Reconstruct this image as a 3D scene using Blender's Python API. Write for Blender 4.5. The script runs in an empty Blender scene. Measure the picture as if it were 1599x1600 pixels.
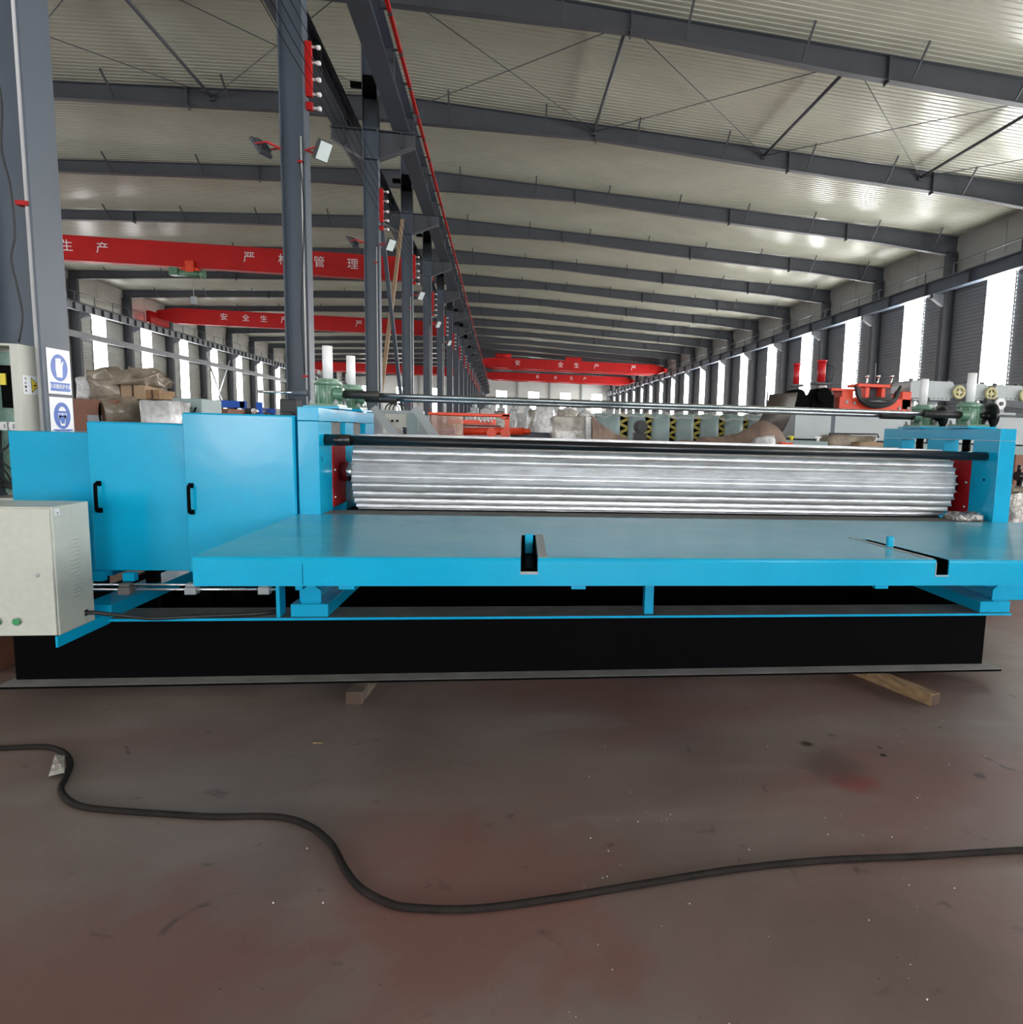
import bpy, math, random
from mathutils import Vector, Matrix, noise
rnd = random.Random(7)
sc = bpy.context.scene
COL = sc.collection
# ------------------------------------------------------------------ camera
IMG_W, IMG_H = 1599, 1600
F_PX, PPX, PPY = 1066.2, 955.3, 800.0
YAW, PITCH, ROLL, MYAW = [math.radians(a) for a in (9.318, -6.697, 1.612, 1.95)]
EYE = 1.55
fw = Vector((math.sin(YAW)*math.cos(PITCH), math.cos(YAW)*math.cos(PITCH), math.sin(PITCH)))
rt = Vector((math.cos(YAW), -math.sin(YAW), 0))
up = rt.cross(fw)
R2 = rt*math.cos(ROLL) + up*math.sin(ROLL)
U2 = R2.cross(fw)
cd = bpy.data.cameras.new('camera'); cam = bpy.data.objects.new('camera', cd); COL.objects.link(cam)
cd.sensor_fit = 'HORIZONTAL'; cd.sensor_width = 36; cd.lens = F_PX/IMG_W*36
cd.shift_x = (IMG_W/2-PPX)/IMG_W; cd.shift_y = 0; cd.clip_end = 400; cd.clip_start = .05
cam.matrix_world = Matrix(((R2.x, U2.x, -fw.x, 0), (R2.y, U2.y, -fw.y, 0), (R2.z, U2.z, -fw.z, EYE), (0, 0, 0, 1)))
sc.camera = cam
# ------------------------------------------------------------------ world, exposure
w = bpy.data.worlds.new('world'); sc.world = w; w.use_nodes = True
w.node_tree.nodes['Background'].inputs[0].default_value = (.80, .88, 1, 1)
w.node_tree.nodes['Background'].inputs[1].default_value = 3.0
sc.view_settings.view_transform = 'Standard'; sc.view_settings.look = 'None'
sc.view_settings.gamma = 1; sc.view_settings.use_curve_mapping = False
sc.view_settings.exposure = 0.66
WIN_GLOW = 8.0       # daylight strips in the left wall
SUN_GLOW = 19.0      # daylight strips in the right wall, the sunny side
END_GLOW = 9.0       # end-wall windows
DOOR_GLOW = 9.0     # the open goods door behind the viewer
try: sc.cycles.use_light_tree = True
except Exception: pass

def at(x, y, Y):     # picture pixel -> point at building depth Y (survey helper)
    d = R2*((x-PPX)/F_PX) - U2*((y-PPY)/F_PX) + fw
    return Vector((0, 0, EYE)) + d*(Y/d.y)
# ------------------------------------------------------------------ materials
def nd(nt, t, **k):
    n = nt.nodes.new(t)
    for a, b in k.items():
        if a in n.inputs.keys(): n.inputs[a].default_value = b
        else: setattr(n, a, b)
    return n
def mat(name, col, rough=.5, metal=0, var=.12, scale=3, bump=0, bscale=60, col2=None, coat=0, trans=0, spec=None, detail=5, stretch=None, lo=.35, hi=.7, rvar=.08):
    m = bpy.data.materials.new(name); m.use_nodes = True; nt = m.node_tree
    b = nt.nodes['Principled BSDF']; L = nt.links.new
    tc = nd(nt, 'ShaderNodeTexCoord'); src = tc.outputs['Object']
    if stretch:
        mp = nd(nt, 'ShaderNodeMapping'); mp.inputs['Scale'].default_value = stretch; L(src, mp.inputs[0]); src = mp.outputs[0]
    n = nd(nt, 'ShaderNodeTexNoise', Scale=scale, Detail=detail, Roughness=.6); L(src, n.inputs['Vector'])
    r = nd(nt, 'ShaderNodeValToRGB'); L(n.outputs[0], r.inputs[0])
    c2 = col2 or tuple(max(0, c*(1-var)) for c in col); c1 = col if col2 else tuple(min(1, c*(1+var*.6)) for c in col)
    r.color_ramp.elements[0].position = lo; r.color_ramp.elements[1].position = hi
    r.color_ramp.elements[0].color = (*c2, 1); r.color_ramp.elements[1].color = (*c1, 1)
    L(r.outputs[0], b.inputs['Base Color'])
    mr = nd(nt, 'ShaderNodeMapRange'); L(n.outputs[0], mr.inputs[0])
    mr.inputs[3].default_value = max(.02, rough-rvar); mr.inputs[4].default_value = min(1, rough+rvar); L(mr.outputs[0], b.inputs['Roughness'])
    b.inputs['Metallic'].default_value = metal
    if coat: b.inputs['Coat Weight'].default_value = coat; b.inputs['Coat Roughness'].default_value = .12
    if trans: b.inputs['Transmission Weight'].default_value = trans
    if spec is not None: b.inputs['Specular IOR Level'].default_value = spec
    if bump:
        n2 = nd(nt, 'ShaderNodeTexNoise', Scale=bscale, Detail=3); L(src, n2.inputs['Vector'])
        bp = nd(nt, 'ShaderNodeBump', Strength=bump, Distance=.02); L(n2.outputs[0], bp.inputs['Height']); L(bp.outputs[0], b.inputs['Normal'])
    return m
def glow(name, col, s):
    m = bpy.data.materials.new(name); m.use_nodes = True; nt = m.node_tree
    b = nt.nodes['Principled BSDF']; b.inputs['Base Color'].default_value = (.8, .8, .8, 1)
    b.inputs['Emission Color'].default_value = (*col, 1); b.inputs['Emission Strength'].default_value = s
    return m
M = {}
M['blue'] = mat('blue_enamel', (.003, .39, .65), .17, var=.07, scale=2, bump=.05, bscale=9, spec=.38, rvar=.03)
M['blue_worn_sheen'] = mat('blue_worn_sheen_top', (.10, .43, .57), .22, scale=2.2, col2=(.035, .36, .57), lo=.3, hi=.72, bump=.02, bscale=14, stretch=(.6, 1.6, 1), spec=.4, rvar=.07)  # worn blue; greyish ceiling reflection on the table put into the colour
M['blue_dark'] = mat('blue_shade_steel', (.02, .28, .52), .4)
M['black'] = mat('black_paint', (.0015, .0015, .002), .6, var=.2, spec=.04)
M['black_gloss'] = mat('black_gloss', (.008, .008, .01), .25)
M['dusty'] = mat('dusty_grey_steel', (.20, .20, .19), .65, scale=6, col2=(.12, .12, .115), spec=.2)
M['red'] = mat('red_enamel', (.55, .012, .018), .4, var=.15)
M['crane_red'] = mat('crane_red', (.52, .012, .012), .45, var=.1, scale=1, spec=.25)
M['orange'] = mat('orange_red_paint', (.80, .06, .015), .4, var=.1)
M['steel'] = mat('column_blue_grey_paint', (.080, .101, .132), .45, var=.12, scale=1.2, bump=.02)
M['steel_dark'] = mat('rafter_dark_grey_paint', (.060, .066, .078), .5, var=.12, scale=1)
M['steel_pale'] = mat('pale_grey_steel', (.33, .36, .38), .5)
M['chrome'] = mat('bright_steel', (.75, .75, .76), .18, metal=1, var=.1)
M['shaft'] = mat('oiled_steel_shaft', (.42, .46, .48), .25, metal=1, var=.15, scale=8)
M['zinc'] = mat('galvanised_roller', (.74, .75, .77), .38, metal=.85, scale=9, col2=(.46, .46, .47), stretch=(.7, 3, 3), bump=.10, bscale=40, lo=.32, hi=.68, rvar=.10)
M['alu'] = mat('white_aluminium_tube', (.93, .93, .94), .35, metal=0, var=.05)
M['green'] = mat('green_gearbox_paint', (.10, .22, .14), .3, var=.2, scale=20, coat=.3)
M['green_pale'] = mat('pale_green_gearbox_face', (.25, .40, .32), .3, var=.2, scale=20, coat=.3)
M['button_green'] = mat('green_button', (.03, .28, .10), .3, coat=.5)
M['beige'] = mat('beige_powder_coat', (.56, .57, .50), .42, var=.05, scale=30, bump=.06, bscale=220)
M['dust_pale'] = mat('dusty_flange', (.36, .34, .32), .7, scale=5, col2=(.25, .235, .22), spec=.2)
M['olive_yellow'] = mat('dull_yellow', (.42, .34, .05), .5)
M['pale_yellow'] = mat('pale_yellow', (.62, .56, .30), .5)
M['beige_box'] = mat('cream_cabinet_paint', (.58, .58, .52), .5, var=.1)
M['ceil'] = mat('cream_roof_sheet', (.44, .455, .375), .24, var=.08, scale=.5, rvar=.03)
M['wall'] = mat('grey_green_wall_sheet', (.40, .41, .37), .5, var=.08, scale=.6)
M['wall_right'] = mat('shaded_blue_grey_sheet', (.20, .22, .25), .5, var=.08, scale=.6)  # bluish sheet, with the right wall's backlit shade put into the colour
M['wall_up_right'] = mat('shaded_wall_panel', (.33, .34, .33), .55, var=.07, scale=.5)  # upper panels darkened likewise, backlit shade put into the colour
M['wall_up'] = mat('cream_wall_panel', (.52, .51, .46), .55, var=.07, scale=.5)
M['wall_far'] = mat('pale_end_wall_sheet', (.62, .63, .62), .6, var=.05)
M['white'] = mat('white_plastic', (.80, .80, .80), .4, var=.04)
M['sign'] = mat('white_sign_face', (.85, .87, .90), .35, var=.03)
M['sign_blue'] = mat('sign_blue', (.03, .12, .50), .35, var=.05)
M['yellow'] = mat('warning_yellow', (.80, .65, .04), .45, var=.05)
M['wood'] = mat('sawn_timber', (.42, .27, .13), .75, scale=5, col2=(.20, .12, .065), stretch=(8, 1, 8), bump=.3, bscale=30)
M['wood_grey'] = mat('weathered_timber', (.24, .19, .14), .8, scale=6, col2=(.13, .10, .08), bump=.3, bscale=30)
M['wood_dark'] = mat('dark_timber_end', (.075, .045, .030), .8, scale=12, bump=.3)  # dark brown tone of timber ends and carton tape
M['card'] = mat('brown_cardboard', (.36, .25, .16), .8, var=.15)
M['board'] = mat('reddish_brown_board', (.24, .10, .06), .6, var=.15)
M['film'] = mat('crumpled_clear_film', (.62, .60, .55), .22, scale=6, col2=(.32, .29, .25), bump=.9, bscale=14, coat=.5)
M['film_brown'] = mat('brown_wrapping_film', (.36, .30, .23), .3, scale=5, col2=(.15, .12, .09), bump=.8, bscale=9, coat=.4)
M['film_white'] = mat('white_wrapping_film', (.78, .78, .78), .25, scale=9, col2=(.45, .45, .46), bump=.8, bscale=16, coat=.4)
M['tarp'] = mat('brown_tarpaulin', (.27, .185, .145), .55, scale=4, col2=(.15, .10, .08), bump=.5, bscale=7)
M['grey_mach'] = mat('grey_machine_paint', (.42, .46, .47), .42, var=.07)
M['green_grey'] = mat('green_grey_machine_paint', (.24, .32, .32), .4, var=.1)
M['rubber'] = mat('black_rubber_hose', (.018, .018, .018), .5, var=.3)
M['cable'] = mat('dusty_cable_sheath', (.026, .020, .018), .75, scale=9, col2=(.012, .010, .009), bump=.2, spec=.2)
M['cloth'] = mat('blue_cloth', (.02, .10, .5), .7)
M['dark_sheet'] = mat('dark_brown_sheet', (.055, .042, .035), .45, var=.3)
M['foil'] = mat('crumpled_foil', (.75, .72, .68), .25, metal=.6, scale=25, col2=(.35, .32, .3), bump=1, bscale=50)
M['pane'] = glow('daylit_window_pane', (1, .99, 1), WIN_GLOW)
M['pane_right'] = glow('sunny_window_pane', (1, .99, .97), SUN_GLOW)
M['pane_end'] = glow('daylit_end_window_pane', (1, .99, .99), END_GLOW)
M['door_pane'] = glow('daylight_doorway', (.96, .98, 1), DOOR_GLOW)
M['lens'] = mat('floodlight_glass', (.70, .80, .80), .1, var=.05, coat=1)  # sky reflection in the glass put into the pale colour
# painted floor: worn brown-grey over red, with stains
def floor_mat():
    m = bpy.data.materials.new('worn_painted_floor'); m.use_nodes = True; nt = m.node_tree; L = nt.links.new
    b = nt.nodes['Principled BSDF']; tc = nd(nt, 'ShaderNodeTexCoord')
    def noi(s, d=5, dist=0, st=None):
        v = tc.outputs['Object']
        if st: mp = nd(nt, 'ShaderNodeMapping'); mp.inputs['Scale'].default_value = st; mp.inputs['Rotation'].default_value = (0, 0, .5); L(v, mp.inputs[0]); v = mp.outputs[0]
        n = nd(nt, 'ShaderNodeTexNoise', Scale=s, Detail=d, Distortion=dist); L(v, n.inputs['Vector']); return n.outputs[0]
    def ramp(f, a, bb, c0, c1):
        r = nd(nt, 'ShaderNodeValToRGB'); r.color_ramp.elements[0].position = a; r.color_ramp.elements[1].position = bb
        r.color_ramp.elements[0].color = (*c0, 1); r.color_ramp.elements[1].color = (*c1, 1); L(f, r.inputs[0]); return r.outputs[0]
    def mix(f, a, bb):
        x = nd(nt, 'ShaderNodeMix', data_type='RGBA'); L(f, x.inputs[0])
        L(a, x.inputs[6])
        if isinstance(bb, tuple): x.inputs[7].default_value = (*bb, 1)
        else: L(bb, x.inputs[7])
        return x.outputs[2]
    base = ramp(noi(.9, 6, .4), .3, .72, (.158, .110, .097), (.268, .206, .183))
    base = mix(ramp(noi(.55, 4, .6, (.6, 1.3, 1)), .46, .68, (0, 0, 0), (.85, .85, .85)), base, (.205, .088, .072))
    base = mix(ramp(noi(1.7, 5, .3, (.5, 1.6, 1)), .56, .72, (0, 0, 0), (.55, .55, .55)), base, (.28, .235, .215))
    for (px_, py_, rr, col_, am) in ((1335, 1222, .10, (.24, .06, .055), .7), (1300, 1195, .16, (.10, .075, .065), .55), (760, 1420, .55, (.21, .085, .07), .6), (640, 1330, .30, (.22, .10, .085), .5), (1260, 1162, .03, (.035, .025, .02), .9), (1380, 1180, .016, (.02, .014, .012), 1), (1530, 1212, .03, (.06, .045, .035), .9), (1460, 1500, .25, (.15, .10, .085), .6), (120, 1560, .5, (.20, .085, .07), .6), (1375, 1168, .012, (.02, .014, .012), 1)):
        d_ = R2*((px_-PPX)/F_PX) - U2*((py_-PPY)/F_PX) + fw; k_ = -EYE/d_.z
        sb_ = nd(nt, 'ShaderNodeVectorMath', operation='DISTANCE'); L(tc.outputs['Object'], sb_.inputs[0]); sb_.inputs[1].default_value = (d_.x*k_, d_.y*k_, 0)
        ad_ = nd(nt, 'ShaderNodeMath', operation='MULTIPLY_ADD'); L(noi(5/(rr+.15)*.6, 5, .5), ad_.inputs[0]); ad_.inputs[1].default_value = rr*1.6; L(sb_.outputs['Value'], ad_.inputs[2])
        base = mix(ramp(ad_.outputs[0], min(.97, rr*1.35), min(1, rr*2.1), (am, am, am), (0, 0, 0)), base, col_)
    base = mix(ramp(noi(6, 6, .8), .66, .74, (0, 0, 0), (.8, .8, .8)), base, (.060, .046, .040))
    base = mix(ramp(noi(75, 2), .765, .79, (0, 0, 0), (.7, .7, .7)), base, (.50, .47, .43))
    base = mix(ramp(noi(45, 2), .74, .77, (0, 0, 0), (.8, .8, .8)), base, (.03, .024, .02))
    L(base, b.inputs['Base Color'])
    mr = nd(nt, 'ShaderNodeMapRange'); L(noi(2, 6), mr.inputs[0]); mr.inputs[3].default_value = .33; mr.inputs[4].default_value = .62
    L(mr.outputs[0], b.inputs['Roughness']); b.inputs['Specular IOR Level'].default_value = .4
    bp = nd(nt, 'ShaderNodeBump', Strength=.12, Distance=.01); L(noi(25, 5), bp.inputs['Height']); L(bp.outputs[0], b.inputs['Normal'])
    return m
M['floor'] = floor_mat()

# ------------------------------------------------------------------ mesh helpers
class MB:
    def __init__(s): s.v = []; s.f = []; s.sm = []
    def add(s, vs, fs, smooth=False):
        o = len(s.v); s.v += [tuple(p) for p in vs]; s.f += [tuple(i+o for i in f) for f in fs]; s.sm += [smooth]*len(fs); return s
    def box(s, x0, x1, y0, y1, z0, z1):
        x0, x1 = sorted((x0, x1)); y0, y1 = sorted((y0, y1)); z0, z1 = sorted((z0, z1))
        return s.add([(x0, y0, z0), (x1, y0, z0), (x1, y1, z0), (x0, y1, z0), (x0, y0, z1), (x1, y0, z1), (x1, y1, z1), (x0, y1, z1)],
                     [(3, 2, 1, 0), (4, 5, 6, 7), (0, 1, 5, 4), (1, 2, 6, 5), (2, 3, 7, 6), (3, 0, 4, 7)])
    def bar(s, a, b, wd, ht, upv=(0, 0, 1)):      # rectangular bar between two points
        a, b = Vector(a), Vector(b); d = (b-a).normalized(); u = Vector(upv)
        sd = d.cross(u)
        if sd.length < 1e-4: sd = d.cross(Vector((1, 0, 0)))
        sd.normalize(); u = sd.cross(d).normalized()
        vs = []
        for p in (a, b):
            for i, j in ((-1, -1), (1, -1), (1, 1), (-1, 1)): vs.append(p+sd*(i*wd/2)+u*(j*ht/2))
        return s.add(vs, [(3, 2, 1, 0), (4, 5, 6, 7), (0, 1, 5, 4), (1, 2, 6, 5), (2, 3, 7, 6), (3, 0, 4, 7)])
    def cyl(s, a, b, r, n=12, r2=None, caps=True):
        a, b = Vector(a), Vector(b); r2 = r if r2 is None else r2; d = (b-a).normalized()
        q = d.cross(Vector((0, 0, 1)));
        if q.length < 1e-4: q = Vector((1, 0, 0))
        q.normalize(); t = d.cross(q)
        vs = []
        for p, rr in ((a, r), (b, r2)):
            for k in range(n):
                an = 2*math.pi*k/n; vs.append(p+(q*math.cos(an)+t*math.sin(an))*rr)
        o = len(s.v)
        s.add(vs, [(k, (k+1) % n, n+(k+1) % n, n+k) for k in range(n)], True)
        if caps: s.add([], []); s.f += [tuple(o+k for k in reversed(range(n))), tuple(o+n+k for k in range(n))]; s.sm += [False, False]
        return s
    def tube(s, pts, r, n=8, rf=None):
        pts = [Vector(p) for p in pts]; vs = []; fs = []; m = len(pts)
        q = None
        for i, p in enumerate(pts):
            d = (pts[min(i+1, m-1)]-pts[max(i-1, 0)]).normalized()
            if q is None:
                q = d.cross(Vector((0, 0, 1)))
                if q.length < 1e-3: q = Vector((1, 0, 0))
            q = (q-d*q.dot(d)).normalized(); t = d.cross(q)
            rr = rf(i/(m-1)) if rf else r
            for k in range(n):
                an = 2*math.pi*k/n; vs.append(p+(q*math.cos(an)+t*math.sin(an))*rr)
        for i in range(m-1):
            for k in range(n): fs.append((i*n+k, i*n+(k+1) % n, (i+1)*n+(k+1) % n, (i+1)*n+k))
        fs += [tuple(reversed(range(n))), tuple((m-1)*n+k for k in range(n))]
        return s.add(vs, fs, True)
    def prism(s, poly, axis, a, b, smooth=False):  # poly in the two other axes (x: yz, y: xz, z: xy)
        n = len(poly); vs = []
        for c in (a, b):
            for p, q in poly: vs.append({'x': (c, p, q), 'y': (p, c, q), 'z': (p, q, c)}[axis])
        area = sum(poly[i][0]*poly[(i+1) % n][1]-poly[(i+1) % n][0]*poly[i][1] for i in range(n))
        fs = [(k, (k+1) % n, n+(k+1) % n, n+k) for k in range(n)]
        s.add(vs, fs, smooth)
        o = len(s.v)-2*n
        s.f += [tuple(o+k for k in reversed(range(n))), tuple(o+n+k for k in range(n))]; s.sm += [False, False]
        return s
    def hvert(s, x0, x1, y0, y1, z0, z1, tf=.014, tw=.01):   # H column, web along x
        yc = (y0+y1)/2
        s.box(x0, x0+tf, y0, y1, z0, z1); s.box(x1-tf, x1, y0, y1, z0, z1); s.box(x0+tf, x1-tf, yc-tw/2, yc+tw/2, z0, z1); return s
    def ibeam_y(s, x0, x1, z0, z1, y0, y1, tf=.02, tw=.012):
        xc = (x0+x1)/2
        s.box(x0, x1, y0, y1, z0, z0+tf); s.box(x0, x1, y0, y1, z1-tf, z1); s.box(xc-tw/2, xc+tw/2, y0, y1, z0+tf, z1-tf); return s
    def mesh(s, name, fixn=True):
        me = bpy.data.meshes.new(name); me.from_pydata(s.v, [], s.f); me.polygons.foreach_set('use_smooth', s.sm)
        if fixn:
            import bmesh
            bm = bmesh.new(); bm.from_mesh(me); bmesh.ops.recalc_face_normals(bm, faces=bm.faces); bm.to_mesh(me); bm.free()
        me.update(); return me
def obj(name, mb, m, parent=None, bevel=0, label=None):
    me = mb.mesh(name) if isinstance(mb, MB) else mb
    if not me.materials: me.materials.append(M[m] if isinstance(m, str) else m)
    o = bpy.data.objects.new(name, me); COL.objects.link(o)
    if parent: o.parent = parent
    if bevel:
        md = o.modifiers.new('bevel', 'BEVEL'); md.width = bevel; md.segments = 2; md.limit_method = 'ANGLE'; md.angle_limit = .6
    if label: o['label'] = label
    return o
def tag(o, label, cat, group=None, kind=None):
    o['label'] = label; o['category'] = cat
    if group: o['group'] = group
    if kind: o['kind'] = kind
    return o
def thing(name, label, cat, loc=(0, 0, 0), rz=0, group=None):
    o = bpy.data.objects.new(name, None); COL.objects.link(o); o.location = loc; o.rotation_euler = (0, 0, rz); o.empty_display_size = .2
    return tag(o, label, cat, group)
def struct(name, mb, m, **k):
    o = obj(name, mb, m, **k); o['kind'] = 'structure'; return o
def inst(o, parent=None, loc=None, name=None):
    c = o.copy(); COL.objects.link(c)
    if parent: c.parent = parent
    if loc is not None: c.location = loc
    return c
def tree(o, loc, rz=None):
    r = o.copy(); COL.objects.link(r); r.location = loc
    if rz is not None: r.rotation_euler = (0, 0, rz)
    for ch in list(o.children):
        c = ch.copy(); COL.objects.link(c); c.parent = r
        for g in list(ch.children):
            d = g.copy(); COL.objects.link(d); d.parent = c
    return r
ORD = ['nearest', 'second', 'third', 'fourth', 'fifth', 'sixth', 'seventh', 'eighth', 'ninth', 'tenth', 'eleventh', 'twelfth', 'thirteenth', 'fourteenth', 'fifteenth', 'sixteenth', 'seventeenth', 'eighteenth', 'nineteenth', 'twentieth', 'twenty-first', 'twenty-second', 'twenty-third', 'twenty-fourth']
def lump(x0, x1, y0, y1, z0, z1, amp=.04, n=(8, 5, 6), seed=0, top_only=False, freq=3.0):   # crumpled wrapped block
    mb = MB(); import itertools
    idx = {}
    def vert(i, j, k):
        if (i, j, k) in idx: return idx[i, j, k]
        p = Vector((x0+(x1-x0)*i/n[0], y0+(y1-y0)*j/n[1], z0+(z1-z0)*k/n[2]))
        d = noise.noise_vector(p*freq+Vector((seed*7.3, seed, 0)))*amp*1.6
        if k == 0: d.z = 0
        # round the corners a little
        c = Vector(((i in (0, n[0]))*(1 if i else -1), (j in (0, n[1]))*(1 if j else -1), (k == n[2])*1.0))
        if abs(c.x)+abs(c.y)+abs(c.z) > 1.5: p -= c*amp*.7
        idx[i, j, k] = len(mb.v); mb.v.append(tuple(p+d)); return idx[i, j, k]
    def quad(a, b, c, d): mb.f.append((vert(*a), vert(*b), vert(*c), vert(*d))); mb.sm.append(True)
    for i in range(n[0]):
        for k in range(n[2]):
            quad((i, 0, k), (i+1, 0, k), (i+1, 0, k+1), (i, 0, k+1)); quad((i, n[1], k), (i, n[1], k+1), (i+1, n[1], k+1), (i+1, n[1], k))
    for j in range(n[1]):
        for k in range(n[2]):
            quad((0, j, k), (0, j, k+1), (0, j+1, k+1), (0, j+1, k)); quad((n[0], j, k), (n[0], j+1, k), (n[0], j+1, k+1), (n[0], j, k+1))
    for i in range(n[0]):
        for j in range(n[1]):
            quad((i, j, n[2]), (i+1, j, n[2]), (i+1, j+1, n[2]), (i, j+1, n[2])); quad((i, j, 0), (i, j+1, 0), (i+1, j+1, 0), (i+1, j, 0))
    return mb
def text_mesh(body, size, thick=.002, align='CENTER'):
    cu = bpy.data.curves.new('text', 'FONT'); cu.body = body; cu.size = size; cu.align_x = align; cu.align_y = 'CENTER'; cu.extrude = thick; cu.resolution_u = 2
    o = bpy.data.objects.new('text', cu); COL.objects.link(o); bpy.context.view_layer.update()
    me = bpy.data.meshes.new_from_object(o.evaluated_get(bpy.context.evaluated_depsgraph_get()))
    bpy.data.objects.remove(o); bpy.data.curves.remove(cu); return me
# ================================================================== BUILDING
BAY = 7.0; Y0 = 5.7; XR = 23.5; XL = -30.0; YB = -22.3; YF = 147.5
def FY(n): return Y0+BAY*n
def cz(x): return 13.2-.038*(x+3.4) if x > -3.4 else 13.2-.055*(-3.4-x)
struct('floor', MB().box(XL-.3, XR+.3, YB-.3, YF+.3, -.2, 0), 'floor')
def ceiling():
    mb = MB(); xs = [XL, -3.4, XR]; p = .22; prof = []
    y = YB
    while y < YF:
        prof += [(y, 0), (y+p*.55, 0), (y+p*.65, -.02), (y+p*.9, -.02)]; y += p
    n = len(prof)
    for x in xs:
        for (yy, dz) in prof: mb.v.append((x, yy, cz(x)+dz))
    for c in range(2):
        for i in range(n-1): mb.f.append((c*n+i, c*n+i+1, (c+1)*n+i+1, (c+1)*n+i)); mb.sm.append(False)
    # outer skin
    o = len(mb.v)
    for x in xs: mb.v += [(x, YB, cz(x)+.15), (x, YF, cz(x)+.15)]
    for c in range(2): mb.f.append((o+2*c, o+2*c+2, o+2*c+3, o+2*c+1)); mb.sm.append(False)
    return mb
struct('ceiling', ceiling().mesh('ceiling', fixn=False), 'ceil')
# ---- side walls with ribbed sheeting, daylight strips and upper panels
WZ0, WZ1, WW = 3.4, 9.6, 1.0
def ribbed(mb, X, sgn, y0, y1, z0, z1, p=.18):
    z = z0; prof = []
    while z < z1-.01:
        prof += [(z, 0), (min(z+p*.5, z1), 0), (min(z+p*.6, z1), .035), (min(z+p*.9, z1), .035)]; z += p
    prof.append((z1, 0)); o = len(mb.v); n = len(prof)
    for y in (y0, y1):
        for (zz, d) in prof: mb.v.append((X+sgn*d, y, zz))
    for i in range(n-1): mb.f.append((o+i, o+i+1, o+n+i+1, o+n+i)); mb.sm.append(False)
bays = range(-4, 21)
winc = 0
pane_me = {}
def window(X, sgn, yc, idx, side):
    fr = MB(); t = .05
    for a, b in ((yc-WW, yc-WW+t), (yc+WW-t, yc+WW)): fr.box(X-.02, X+sgn*.06, a, b, WZ0, WZ1)
    h = (WZ1-WZ0)/7
    for k in range(8): fr.box(X-.02, X+sgn*.05, yc-WW+t, yc+WW-t, WZ0+h*k-.02, WZ0+h*k+.02)
    o = struct('window_%d' % idx, MBloc(fr, (X, yc, 0)), 'steel_dark'); o.location = (X, yc, 0)
    if side not in pane_me:
        pane_me[side] = MB().box(-.012, .012, -WW+t, WW-t, .02, h-.02).mesh('pane')
    for k in range(7):
        q = obj('pane', pane_me[side], 'pane' if side == 'left' else 'pane_right', o); q.location = (sgn*.01, 0, WZ0+h*k)
    return o
def MBloc(mb, off):
    mb.v = [(a-off[0], b-off[1], c-off[2]) for a, b, c in mb.v]; return mb
idx = 1
for side, X, sgn in (('right', XR, -1), ('left', XL, 1)):
    mb = MB()
    for n in bays:
        y0 = FY(n); yc = y0+BAY/2; e0 = max(y0, YB); e1 = y0+BAY
        if n == bays[-1]: e1 = YF; ribbed(mb, X, sgn, y0, e1, 0, 9.7); continue
        ribbed(mb, X, sgn, e0, yc-WW, 0, 9.7); ribbed(mb, X, sgn, yc+WW, e1, 0, 9.7)
        ribbed(mb, X, sgn, yc-WW, yc+WW, 0, WZ0); ribbed(mb, X, sgn, yc-WW, yc+WW, WZ1, 9.7)
    zt = cz(X)+.12
    mb.box(X-sgn*.10, X-sgn*.22, YB, YF, 9.6, zt)
    mb.box(X-sgn*.02, X+sgn*.10, YB, YF, 9.66, 9.76)       # ledge between sheeting and panels
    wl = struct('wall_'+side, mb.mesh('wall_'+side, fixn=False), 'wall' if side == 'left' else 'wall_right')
    pm = MB().box(-.03, .03, -BAY/4+.02, BAY/4-.02, 9.78, zt-.05).mesh('wall_panel')
    for n in bays:
        for q in (0, 1):
            if n == 20: continue
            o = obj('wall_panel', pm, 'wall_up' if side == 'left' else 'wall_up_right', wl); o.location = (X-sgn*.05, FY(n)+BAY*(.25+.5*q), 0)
    for n in bays[:-1]:
        window(X, sgn, FY(n)+BAY/2, idx, side); idx += 1
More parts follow.
